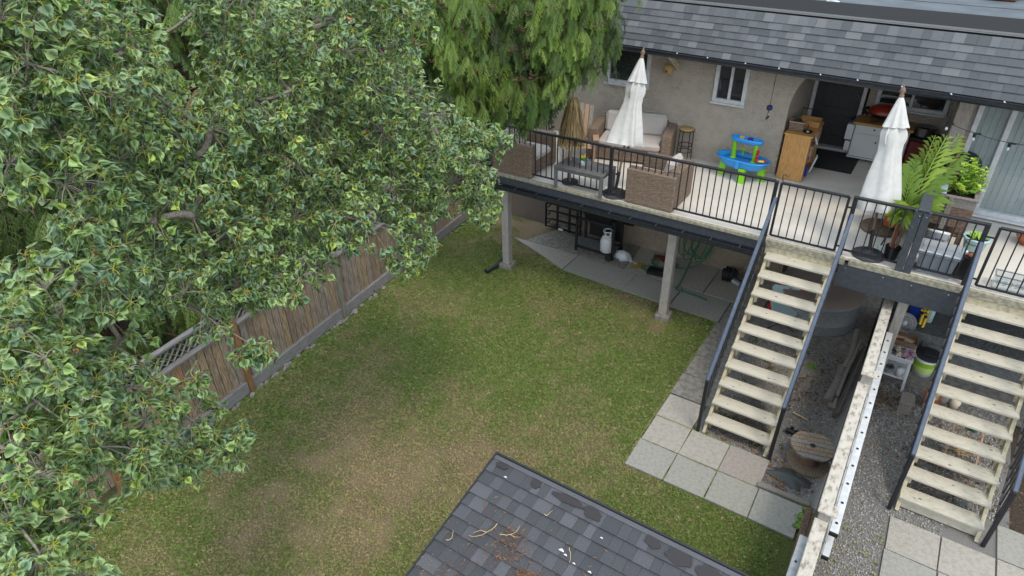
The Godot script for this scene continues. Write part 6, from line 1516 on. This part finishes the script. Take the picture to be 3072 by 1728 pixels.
func poplar():
	var L := [2.22,6.93,8.67,0.14,2.32,6.97,8.58,0.13,2.25,6.87,8.38,0.14,2.04,6.81,8.01,0.18,1.81,6.75,7.01,0.16,2.1,6.67,6.87,0.2,2.18,6.59,5.76,0.19,2.3,6.56,5.32,0.22,2.54,6.85,8.78,0.16,2.41,6.75,8.6,0.17,2.32,6.68,8.33,0.14,2.11,6.63,7.95,0.16,1.86,6.47,6.93,0.17,2.05,6.41,6.78,0.2,1.79,6.25,6.14,0.22,1.95,6.32,5.77,0.23,2.12,6.24,5.56,0.24,2.41,6.26,5.36,0.2,2.35,6.67,8.83,0.13,2.58,6.61,8.75,0.15,2.39,6.58,8.53,0.13,2.32,6.53,8.22,0.14,2.31,6.51,8.07,0.18,1.89,6.19,6.81,0.19,2.04,6.11,6.61,0.2,2.26,6.19,6.34,0.17,2.3,6.1,6.05,0.18,2.3,5.88,5.49,0.2,2.53,6.46,8.94,0.16,2.43,6.4,8.7,0.14,2.66,6.47,8.57,0.15,2.58,6.32,8.36,0.15,2.11,6.16,7.87,0.17,2.07,6.04,7.22,0.19,1.99,5.84,6.91,0.21,2.2,5.89,6.66,0.16,1.96,5.75,6.09,0.19,2.4,5.76,5.87,0.18,2.33,5.56,5.28,0.21,2.62,6.39,9.12,0.16,2.73,6.38,8.96,0.12,2.47,6.23,8.71,0.17,2.34,6.13,8.37,0.18,2.41,6.05,8.28,0.17,2.25,5.94,7.91,0.15,2.2,5.79,7.53,0.17,1.97,5.66,7,0.19,2.35,5.73,7.01,0.17,2.14,5.59,6.47,0.19,2.04,5.42,5.98,0.19,2.51,5.33,5.88,0.2,2.64,5.37,5.35,0.23,2.77,6.16,9.11,0.14,2.43,6.06,8.86,0.16,2.61,6.06,8.73,0.14,2.53,5.9,8.45,0.15,2.13,5.75,8.08,0.17,2.25,5.65,7.81,0.19,2.04,5.52,7.42,0.18,2.08,5.4,6.96,0.19,2.42,5.34,6.94,0.18,2.13,5.17,6.32,0.2,2.16,5.04,5.72,0.24,2.43,4.98,5.48,0.2,2.77,5.04,5.36,0.19,2.96,4.81,5.04,0.24,2.78,5.95,8.89,0.15,2.68,5.79,8.75,0.15,2.34,5.63,8.32,0.19,2.21,5.5,7.99,0.18,2.46,5.43,7.87,0.16,2.25,5.29,7.4,0.16,2.29,5.07,7.15,0.17,2.2,4.82,6.6,0.22,2.37,4.84,6.36,0.18,2.52,4.71,5.91,0.22,2.43,4.57,5.41,0.21,2.85,4.62,5.23,0.22,2.91,5.75,8.92,0.13,2.48,5.5,8.58,0.17,2.63,5.44,8.37,0.18,2.56,5.34,8.07,0.17,2.65,5.15,7.87,0.15,2.27,4.89,7.36,0.19,2.34,4.8,7,0.2,2.62,4.77,6.72,0.18,2.68,4.62,6.46,0.21,2.53,4.33,5.65,0.19,2.68,5.45,9.03,0.15,2.75,5.44,8.85,0.13,2.83,5.39,8.76,0.17,2.38,5.02,8.26,0.16,2.54,5.05,8.12,0.15,2.57,4.83,7.82,0.17,2.29,4.52,7.3,0.17,2.57,5.45,9.39,0.16,3.16,5.57,9.33,0.13,2.88,5.39,9.07,0.16,2.99,5.38,8.97,0.15,2.51,4.93,8.47,0.15,2.84,4.94,8.44,0.16,2.47,4.58,7.9,0.18,2.71,5.35,9.55,0.14,3.09,5.38,9.52,0.12,2.98,5.26,9.31,0.14,2.7,5.03,8.98,0.15,2.79,4.67,8.34,0.16,3.08,5.32,9.63,0.14,3.38,5.31,9.54,0.12,3.09,5.03,9.33,0.15,2.74,4.75,8.98,0.16,3.25,5.29,9.8,0.11,3.33,5.18,9.69,0.14,3.15,4.95,9.5,0.13,3.12,4.8,9.28,0.13,2.96,4.57,9.09,0.15,3.05,4.42,8.88,0.14,3.02,4.82,9.79,0.16,3.51,4.94,9.61,0.12,3.25,4.46,9.16,0.15,3.08,4.08,8.81,0.17,3.32,4.89,9.97,0.13,3.5,4.98,9.88,0.11,3.28,4.62,9.72,0.15,3.35,4.56,9.49,0.15,3.4,4.39,9.33,0.13,3.05,3.94,9.11,0.15,3.48,4.79,9.99,0.12,3.63,4.83,9.86,0.12,3.48,4.46,9.73,0.13,3.49,4.62,10.13,0.13,3.66,4.73,10.06,0.12,3.44,4.36,9.87,0.14,3.52,4.45,10.17,0.15,3.84,4.56,10.07,0.14,3.37,4.21,10.24,0.16,3.81,4.42,10.17,0.14,3.89,4.35,10.09,0.13,1.38,6.91,8.38,0.16,1.51,6.85,7.95,0.18,1.34,6.61,6.65,0.18,1.1,6.44,5.24,0.24,1.24,6.33,4.95,0.21,1.21,6.53,8.02,0.2,1.47,6.54,7.96,0.16,1.14,6.29,6.43,0.23,0.96,6.23,5.87,0.25,1.34,6.24,5.76,0.22,1.24,6.06,5.19,0.22,1.25,5.98,4.71,0.22,1.36,6.35,8.08,0.16,1.18,6.27,7.78,0.2,1.14,6.27,7.41,0.17,1.08,6.02,6.35,0.2,1.56,5.62,4.69,0.22,1.25,6.16,8.53,0.16,1.36,6.03,7.83,0.22,1.26,5.51,5.83,0.25,1.53,5.59,5.67,0.22,1.54,5.32,5.03,0.27,1.49,5.22,4.52,0.23,1.4,6.06,8.68,0.16,1.68,6.04,8.59,0.16,1.41,5.9,8.03,0.17,1.18,5.47,6.62,0.23,1.57,5.48,6.39,0.18,1.56,5.23,5.9,0.25,1.43,5.13,5.22,0.26,1.53,4.88,4.86,0.23,1.69,4.83,4.47,0.25,1.32,5.81,8.7,0.19,1.69,5.61,8.06,0.18,1.68,5.56,7.75,0.18,1.68,5.43,7.58,0.18,1.6,5.33,7.02,0.2,1.54,5.08,6.65,0.21,1.55,4.94,6.37,0.22,1.68,4.76,5.23,0.23,1.47,5.28,7.89,0.21,1.81,5.21,7.8,0.17,1.54,5,7.28,0.19,1.36,4.83,6.79,0.21,1.62,4.54,5.76,0.25,1.93,4.35,5.23,0.23,1.94,4.12,4.64,0.24,2.12,4.1,4.29,0.26,1.59,5.1,8.17,0.17,1.69,5.01,7.94,0.18,1.61,4.68,7.37,0.18,1.45,4.4,6.78,0.19,1.6,4.41,6.45,0.24,1.61,4.07,6.07,0.23,1.7,4.86,8.48,0.18,1.86,4.86,8.3,0.2,1.76,4.75,7.91,0.2,1.81,4.19,7.01,0.2,3.11,4.32,8.14,0.06,3.1,4.4,8.29,0.06,2.74,4.13,5.8,0.13,2.75,4.02,6.03,0.13,3.04,4.29,5.02,0.13,2.9,4.48,4.97,0.13,2.51,4.35,7.03,0.13,2.54,4.37,7.43,0.13,2.55,4.45,7.73,0.13,2.53,4.57,7.84,0.13,2.91,4.95,4.64,0.13,2.72,4.99,4.76,0.13,3.08,3.69,8.66,0.13,3.13,3.71,8.84,0.13,3.12,3.95,9.02,0.13,3.2,4.17,9.33,0.13]
	var pts := []; var rad := []
	for k in range(0, L.size(), 4): pts.append(Vector3(L[k], L[k + 1], L[k + 2])); rad.append(L[k + 3])
	var t := thing("poplar_tree", "large broad leaved poplar with glossy green leaves hanging over the board fence", "tree")
	rng.seed = 101
	var top := Vector3(-2.9, 6.6, 3.6)
	part("trunk", "bark", t, func(s): tube(s, [Vector3(-3.6, -.2, 3.2), Vector3(-3.5, 2.5, 3.2), Vector3(-3.1, 5.0, 3.4), top, Vector3(-2.7, 9.5, 3.6)], .3, .12, 10))
	part("limb", "moss_bark", t, func(s): tube(s, bez(Vector3(-3.1, 5.2, 3.4), Vector3(-1.6, 6.9, 4.2), Vector3(.3, 6.7, 4.8), 8), .1, .04, 8))
	part("limb", "moss_bark", t, func(s): tube(s, bez(Vector3(-3.3, 4.2, 3.3), Vector3(-1.5, 5.6, 5.6), Vector3(.6, 4.6, 7.0), 8), .08, .03, 8))
	var lm := limbs(Vector3(.4, 6.2, 5.2), pts)
	var bs := S()
	for l in lm:
		var th: float = .0048 * sqrt(l[2])
		var mid: Vector3 = (l[0] + l[1]) * .5 + Vector3(rng.randfn(0, .06), rng.randfn(0, .05) - .03, rng.randfn(0, .06))
		tube(bs, bez(l[0], mid, l[1], 4), minf(th, .035), minf(th * .75, .028), 5, false)
	var lf := []
	for i in pts.size():
		var n := int(rng.randf_range(15, 20) * clampf(rad[i] / .15, .35, 1.0) * pow(pts[i].distance_to(Vector3(7.07, 7.53, 10.46)) / 5.3, 1.6))
		for k in n:
			var off: Vector3 = Vector3(rng.randfn(0, 1), rng.randfn(0, .85), rng.randfn(0, 1)).limit_length(1.6) * rad[i] * .95
			var c: Vector3 = pts[i] + off
			tube(bs, bez(pts[i], pts[i] + off * .5 + Vector3(0, .05, 0), c, 3), .0045, .0025, 4, false)
			var ax := (off.normalized() * .6 + Vector3(.25, .35, .3) + Vector3(rng.randfn(0, .3), rng.randfn(0, .3), rng.randfn(0, .3))).normalized()
			var bx0 := ax.cross(Vector3(.3, .2, 1)).normalized(); var bz := bx0.cross(ax)
			var m := rng.randi_range(5, 8); var ph := rng.randf() * TAU
			for j in m:
				var a := ph + TAU * j / m + rng.randf_range(-.3, .3)
				var dir := (bx0 * cos(a) + bz * sin(a) + ax * rng.randf_range(.0, .9) + Vector3(0, -.15, 0)).normalized()
				# the blade's upper side turns to the sky
				var upv := (Vector3(.1, 1.0, .15) + Vector3(rng.randfn(0, .55), 0, rng.randfn(0, .55))).normalized()
				var x := upv.cross(dir)
				if x.length() < .15: x = bx0
				x = x.normalized(); var y := dir.cross(x)
				var tw := Basis(dir, rng.randfn(0, .45))
				var sc := (.32 + .58 * pow(rng.randf(), .8)) * (.82 if c.distance_to(Vector3(7.07, 7.53, 10.46)) < 4.4 else 1.0)
				lf.append([Transform3D((tw * Basis(x, y, dir)).scaled(Vector3.ONE * sc), c), c.distance_squared_to(Vector3(7.07, 7.53, 10.46)), off.y / rad[i]])
	obj("branches", bs, "bark", t)
	# the leaves nearest the viewer one by one, the rest as one mass
	lf.sort_custom(func(a, b): return a[1] < b[1])
	var ms := []
	for k in 10: ms.append(leaf_mesh("leaf_%d" % (k % 5), .35 + .3 * (k % 3)))
	var near := 0
	var xf := [[], [], []]; var cols := [[], [], []]
	var pal := [lin("#7b9655"), lin("#6f8c53"), lin("#88a05e"), lin("#688555"), lin("#61805a")]
	for k in lf.size():
		if near < 300 and k % 3 == 0:
			put("leaf", ms[rng.randi_range(0, 9)], null, t, lf[k][0].origin, lf[k][0].basis); near += 1
			continue
		xf[k % 3].append(lf[k][0])
		var c: Color = pal[rng.randi_range(0, 4)] * rng.randf_range(.75, 1.2)
		var u := rng.randf()
		if u < .025: c = lin("#a3bb50")
		elif u < .12: c = lin("#86a755")
		elif u > .9985: c = lin("#b07a45")
		cols[k % 3].append(c)
	for k in 3: stuff(["foliage", "outer_foliage", "drooping_foliage"][k], leaf_mesh("leaf_tinted", [.3, .65, 1.05][k]), null, xf[k], cols[k], t)

func spray_mesh(sd: int) -> ArrayMesh:
	# a drooping cedar hand about one unit across: an arched rib with fingers hanging from both sides
	var r := RandomNumberGenerator.new(); r.seed = sd
	var s := S(); s.set_smooth_group(-1)
	var n := 9
	var rib := func(t: float) -> Vector3: return Vector3(.06 * sin(t * 4.0), .06 * sin(t * 3.0) - .42 * t * t, .72 * t)
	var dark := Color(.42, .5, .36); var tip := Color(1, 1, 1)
	var tri2 := func(a: Vector3, b: Vector3, w: Vector3, ca: Color, cb: Color):
		s.set_color(ca); s.add_vertex(a - w); s.set_color(cb); s.add_vertex(b); s.set_color(ca); s.add_vertex(a + w)
	for i in n:
		var t := (i + .4) / n
		var p: Vector3 = rib.call(t)
		for e in [-1.0, 1.0]:
			var l := .40 * (1.05 - .45 * t) * r.randf_range(.7, 1.15)
			var d := Vector3(e * r.randf_range(.35, .75), -.8, .35 + r.randf_range(-.2, .2)).normalized()
			var m := p + d * l * .55 + Vector3(0, .02, 0); var q := p + d * l + Vector3(0, -.12 * l, 0)
			var w := Vector3(.8, 0, -e * .5).normalized() * .017
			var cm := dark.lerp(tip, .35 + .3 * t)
			s.set_color(dark); s.add_vertex(p - w * .7); s.set_color(cm); s.add_vertex(m - w); s.set_color(cm); s.add_vertex(m + w)
			tri2.call(m, q, w, cm, tip)
			for k in 3:
				var f := .25 + k * .22; var b := p.lerp(q, f)
				for g in [-1.0, 1.0]:
					var dd: Vector3 = (d + w.normalized() * g * .9).normalized()
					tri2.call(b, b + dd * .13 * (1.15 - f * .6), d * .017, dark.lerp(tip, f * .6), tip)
	for i in 5:
		var a: Vector3 = rib.call(i / 5.0); var b2: Vector3 = rib.call((i + 1) / 5.0)
		s.set_color(Color(.5, .42, .3)); q4(s, a - Vector3(.008, 0, 0), a + Vector3(.008, 0, 0), b2 + Vector3(.005, 0, 0), b2 - Vector3(.005, 0, 0))
	return mesh_of(s)

func cedar(label: String, base: Vector3, h: float, rmax: float, n: int, sd: int, sprays: Array, dark: float):
	var t := thing("cedar_tree", label, "tree")
	var r := RandomNumberGenerator.new(); r.seed = sd
	part("trunk", "cedar_bark", t, func(s): tube(s, [base, base + Vector3(0, h * .5, 0), base + Vector3(0, h, 0)], .24, .04, 10))
	var bs := S(); var xf := [[], []]; var cols := [[], []]
	var nb := int(n / 14)
	for k in nb:
		var y := h * (.04 + .93 * float(k) / nb); var a := k * 2.39996 + r.randf() * .5
		var rr := rmax * (1.0 - .82 * y / h) * r.randf_range(.75, 1.1)
		var o := base + Vector3(0, y, 0); var e := o + Vector3(cos(a) * rr, .25 - rr * .32, sin(a) * rr)
		var pts := bez(o, o + Vector3(cos(a) * rr * .5, .3, sin(a) * rr * .5), e, 6)
		tube(bs, pts, .028, .008, 5, false)
		for j in 14:
			var f := r.randf_range(.3, 1.05); var p := o.lerp(e, f) + Vector3(r.randfn(0, .14), .12 * sin(f * PI) + r.randfn(0, .08), r.randfn(0, .14))
			if p.y < 2.3 and p.x > fence_x(p.z) - .3: continue
			var sc := r.randf_range(.4, .7)
			var b := Basis(Vector3.UP, -a + PI / 2 + r.randfn(0, .7)) * Basis(Vector3.RIGHT, r.randf_range(-.1, .7))
			var m := j % 2
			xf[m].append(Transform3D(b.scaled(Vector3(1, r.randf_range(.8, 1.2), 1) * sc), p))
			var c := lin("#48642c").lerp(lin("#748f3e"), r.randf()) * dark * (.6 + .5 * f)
			cols[m].append(c)
	obj("branches", bs, "cedar_bark", t)
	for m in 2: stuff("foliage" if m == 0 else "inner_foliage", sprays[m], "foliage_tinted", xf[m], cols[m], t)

func near_cedar(sprays: Array):
	var A := [-0.09,6.14,2.31,0.2,6.11,2.06,0.82,6.11,1.69,2.13,6.09,1.12,2.48,6.13,1.08,2.77,6.15,1.18,-0,5.92,2.48,0.02,6.01,2.17,0.41,6.02,2.14,0.84,5.92,2.01,1.14,5.92,1.78,1.22,5.94,1.65,1.48,6.01,1.46,1.95,5.92,1.45,2.26,6.08,1.38,2.37,5.92,1.2,0.01,5.83,2.42,0.04,5.78,2.23,0.49,5.66,2.09,0.75,5.65,1.93,1.03,5.71,1.79,1.3,5.69,1.72,1.6,5.72,1.46,1.88,5.81,1.32,2.23,5.76,1.21,2.59,5.77,1.28,0.11,5.51,2.57,0.14,5.53,2.33,0.54,5.48,2.19,0.74,5.47,2,0.99,5.41,1.73,1.32,5.46,1.57,1.55,5.4,1.63,1.9,5.42,1.44,2.27,5.53,1.3,2.49,5.55,1.15,0.02,5.35,2.6,0.28,5.33,2.39,0.52,5.22,2.33,0.69,5.22,1.97,1.06,5.31,1.91,1.4,5.25,1.86,1.65,5.22,1.66,1.99,5.26,1.36,2.17,5.27,1.34,2.51,5.17,1.19,0.27,5.07,2.48,0.67,5.06,2.3,0.88,4.91,2.15,1.03,4.98,1.84,1.4,4.96,1.65,1.61,5.01,1.68,2.06,4.98,1.55,0.72,4.71,2.13,1.21,4.69,1.91,1.35,4.79,1.78,1.66,4.71,1.82,1.9,4.83,1.61,0.97,4.43,2.21,1.26,4.55,2.05,1.42,4.53,1.78,1.7,4.43,1.91,-0.3,6.14,1.99,0.33,6.12,1.64,0.75,6.11,1.25,1.07,6.13,1.36,1.3,6.04,1.09,1.7,6.08,0.95,2.02,6.05,0.69,2.5,6.11,0.63,-0.34,5.97,1.95,-0.07,5.97,1.78,0.17,5.88,1.66,0.51,5.95,1.51,0.94,5.83,1.43,1.18,5.87,1.34,1.34,5.82,1.19,1.78,5.83,0.9,2.12,5.97,0.83,2.27,5.99,0.83,-0.21,5.74,2.13,0.13,5.7,1.95,0.34,5.55,1.67,0.43,5.69,1.56,0.82,5.71,1.25,1.05,5.54,1.29,1.4,5.57,1.06,1.58,5.7,0.92,2.22,5.63,1,2.34,5.72,0.76,-0.29,5.33,2.21,-0.03,5.43,1.98,0.32,5.37,1.8,0.63,5.35,1.59,0.83,5.33,1.5,1.1,5.39,1.22,1.6,5.34,1.26,1.75,5.44,1.11,2.19,5.53,0.97,2.4,5.49,0.65,-0.24,5.11,2.27,-0.06,5.19,2.07,0.21,5.15,1.87,0.73,5.14,1.75,0.96,5.24,1.45,1.15,5.18,1.48,1.64,5.09,1.25,1.7,5.13,1.1,2.09,5.2,0.85,2.25,5.19,0.77,-0.15,4.99,2.22,0.11,4.85,2.01,0.45,4.98,1.89,0.61,4.97,1.78,0.91,4.89,1.44,1.12,4.88,1.36,1.48,4.84,1.23,1.85,4.98,1.01,2.12,5.03,1.11,0.38,4.6,1.83,0.5,4.61,1.72,0.87,4.53,1.62,1.27,4.59,1.51,1.53,4.6,1.35,1.81,4.68,1.22,0.69,4.38,1.75,0.91,4.4,1.74,1.34,4.5,1.63,-0.55,6.03,1.65,-0.2,6.01,1.29,0.11,6.07,1.16,0.91,5.98,0.8,1.3,6.02,0.58,1.87,6,0.27,-0.73,5.92,1.9,-0.61,5.76,1.64,-0.3,5.73,1.39,0,5.76,1.37,0.5,5.81,1.21,0.66,5.75,1.11,0.91,5.78,0.71,1.25,5.82,0.79,1.58,5.77,0.64,1.97,5.77,0.43,2.19,5.78,0.38,-0.75,5.58,1.91,-0.52,5.62,1.79,-0.29,5.66,1.49,0.09,5.49,1.42,0.4,5.6,1.31,0.71,5.66,1.12,0.95,5.63,1,1.31,5.52,0.82,1.51,5.6,0.62,1.94,5.57,0.34,2.07,5.68,0.28,-0.7,5.42,1.89,-0.5,5.38,1.73,-0.23,5.25,1.58,0.25,5.41,1.44,0.37,5.3,1.25,0.66,5.39,1.19,1.09,5.31,0.8,1.42,5.44,0.82,1.7,5.37,0.67,1.9,5.44,0.56,2.22,5.4,0.49,-0.47,5.03,1.82,-0.27,4.95,1.57,0.08,4.96,1.37,0.53,5.01,1.27,0.68,4.96,1.08,1.09,4.99,0.9,1.28,4.98,0.74,1.75,5.08,0.71,1.93,5.04,0.62,-0.39,4.75,1.78,-0.1,4.82,1.63,0.28,4.9,1.54,0.46,4.82,1.42,0.62,4.81,1.16,0.97,4.79,0.99,1.35,4.81,0.77,1.7,4.84,0.57,2.07,4.85,0.53,0.28,4.57,1.49,0.44,4.48,1.35,0.83,4.51,1.19,1.19,4.45,0.98,1.28,4.49,0.86,0.82,4.16,1.41,1.23,4.16,1.23,1.44,4.26,1.05,1.03,4,1.11]
	var pts := []
	for k in range(0, A.size(), 3): pts.append(Vector3(A[k], A[k + 1], A[k + 2]))
	var t := thing("cedar_tree", "bright yellow green drooping cedar with brown cones reaching over the deck corner", "tree")
	rng.seed = 111
	var root := Vector3(-2.7, 5.0, .3)
	part("trunk", "cedar_bark", t, func(s): tube(s, [Vector3(-3.0, -.2, .0), Vector3(-2.8, 4, .2), Vector3(-2.7, 9.5, .2)], .26, .1, 10))
	var bs := S()
	for l in limbs(root, pts):
		var th: float = .0042 * sqrt(l[2])
		tube(bs, bez(l[0], (l[0] + l[1]) * .5 + Vector3(0, rng.randf_range(-.05, .12), 0), l[1], 4), minf(th, .05), minf(th * .7, .03), 5, false)
	obj("branches", bs, "cedar_bark", t)
	var xf := [[], []]; var cols := [[], []]; var singles := 0
	for i in pts.size():
		var front := i < pts.size() / 3
		if front and i % 5 < 2: continue
		for k in (8 if front else 11):
			var p: Vector3 = pts[i] + Vector3(rng.randfn(0, .15), rng.randfn(0, .13), rng.randfn(0, .15))
			var sc := rng.randf_range(.28, .5)
			var b := (Basis(Vector3.UP, PI * .25 + rng.randfn(0, .85)) * Basis(Vector3.RIGHT, rng.randf_range(-.1, .75))).scaled(Vector3(.95, rng.randf_range(.95, 1.35), .95) * sc)
			var m := k % 2
			if k == 0 and singles < 200:
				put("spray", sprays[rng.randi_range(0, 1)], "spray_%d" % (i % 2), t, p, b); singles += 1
				continue
			xf[m].append(Transform3D(b, p))
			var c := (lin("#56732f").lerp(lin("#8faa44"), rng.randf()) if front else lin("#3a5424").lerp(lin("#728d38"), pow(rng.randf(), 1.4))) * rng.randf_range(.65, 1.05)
			cols[m].append(c)
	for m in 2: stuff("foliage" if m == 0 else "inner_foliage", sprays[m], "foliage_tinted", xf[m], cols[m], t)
	var cn := S()
	for k in 5: ball(cn, Vector3(cos(k * 1.3) * .02, -.015 * k, sin(k * 1.3) * .02), Vector3(.012, .018, .012), 5)
	xf = [[]]; cols = [[]]
	for k in 170:
		var p: Vector3 = pts[(k * 7) % pts.size()] + Vector3(rng.randfn(0, .1), rng.randfn(0, .1) - .06, .08 + rng.randfn(0, .08))
		for j in 3:
			xf[0].append(Transform3D(spin(rng.randf() * 3, rng.randf() * 3, 0), p + Vector3(rng.randfn(0, .035), rng.randfn(0, .03), rng.randfn(0, .035)))); cols[0].append(lin("#4d3a2c").lerp(lin("#6b5442"), rng.randf()))
	stuff("cones", mesh_of(cn), "tinted", xf[0], cols[0], t)

func trees():
	for k in 5:
		var pm := mat("palm_%d" % k, ["#7c963c", "#688438", "#8fa848", "#3f5f4a", "#557352"][k], .5)
		pm.backlight_enabled = true; pm.backlight = Color(.3, .4, .1)
	for k in 3:
		var hm := mat("herb_%d" % k, ["#97b842", "#adc94e", "#628c34"][k], .6)
		hm.backlight_enabled = true; hm.backlight = Color(.3, .4, .1)

func grow():
	var sp := [spray_mesh(1), spray_mesh(2)]
	cedar("tall dark cedar behind the fence, nearest the house on the left", Vector3(-4.4, 0, .6), 11.0, 2.8, 2300, 121, sp, 1.1)
	cedar("tall dark cedar behind the fence, beside the poplar trunk", Vector3(-4.6, 0, 3.6), 11.5, 3.3, 2600, 122, sp, 1.25)
	cedar("dark green cedar behind the fence at the left edge of the photo", Vector3(-4.3, 0, 6.6), 8.5, 2.7, 1900, 123, sp, .75)
	cedar("low cedar behind the fence at the lower left behind the poplar leaves", Vector3(-3.8, 0, 9.2), 5.0, 2.3, 1200, 124, sp, .7)
	cedar("distant cedar filling the gap left of the house roof", Vector3(-5.2, 0, -3.6), 11.0, 3.2, 2100, 125, sp, .8)
	near_cedar(sp)
	poplar()

func _ready():
	sky_and_camera()
	make_materials()
	trees()
	rng.seed = 7
	lawn()
	paving()
	house()
	deck()
	stairs(5.43, "left wooden stairs with cream treads from the gate down to the lawn slabs", "tread_paint", false, true)
	stairs(8.165, "right wooden stairs with worn cream treads at the photo edge", "tread_worn", true, true)
	divider_fence()
	back_fence()
	shed()
	wall_ornaments()
	deck_things()
	ground_things()
	grow()
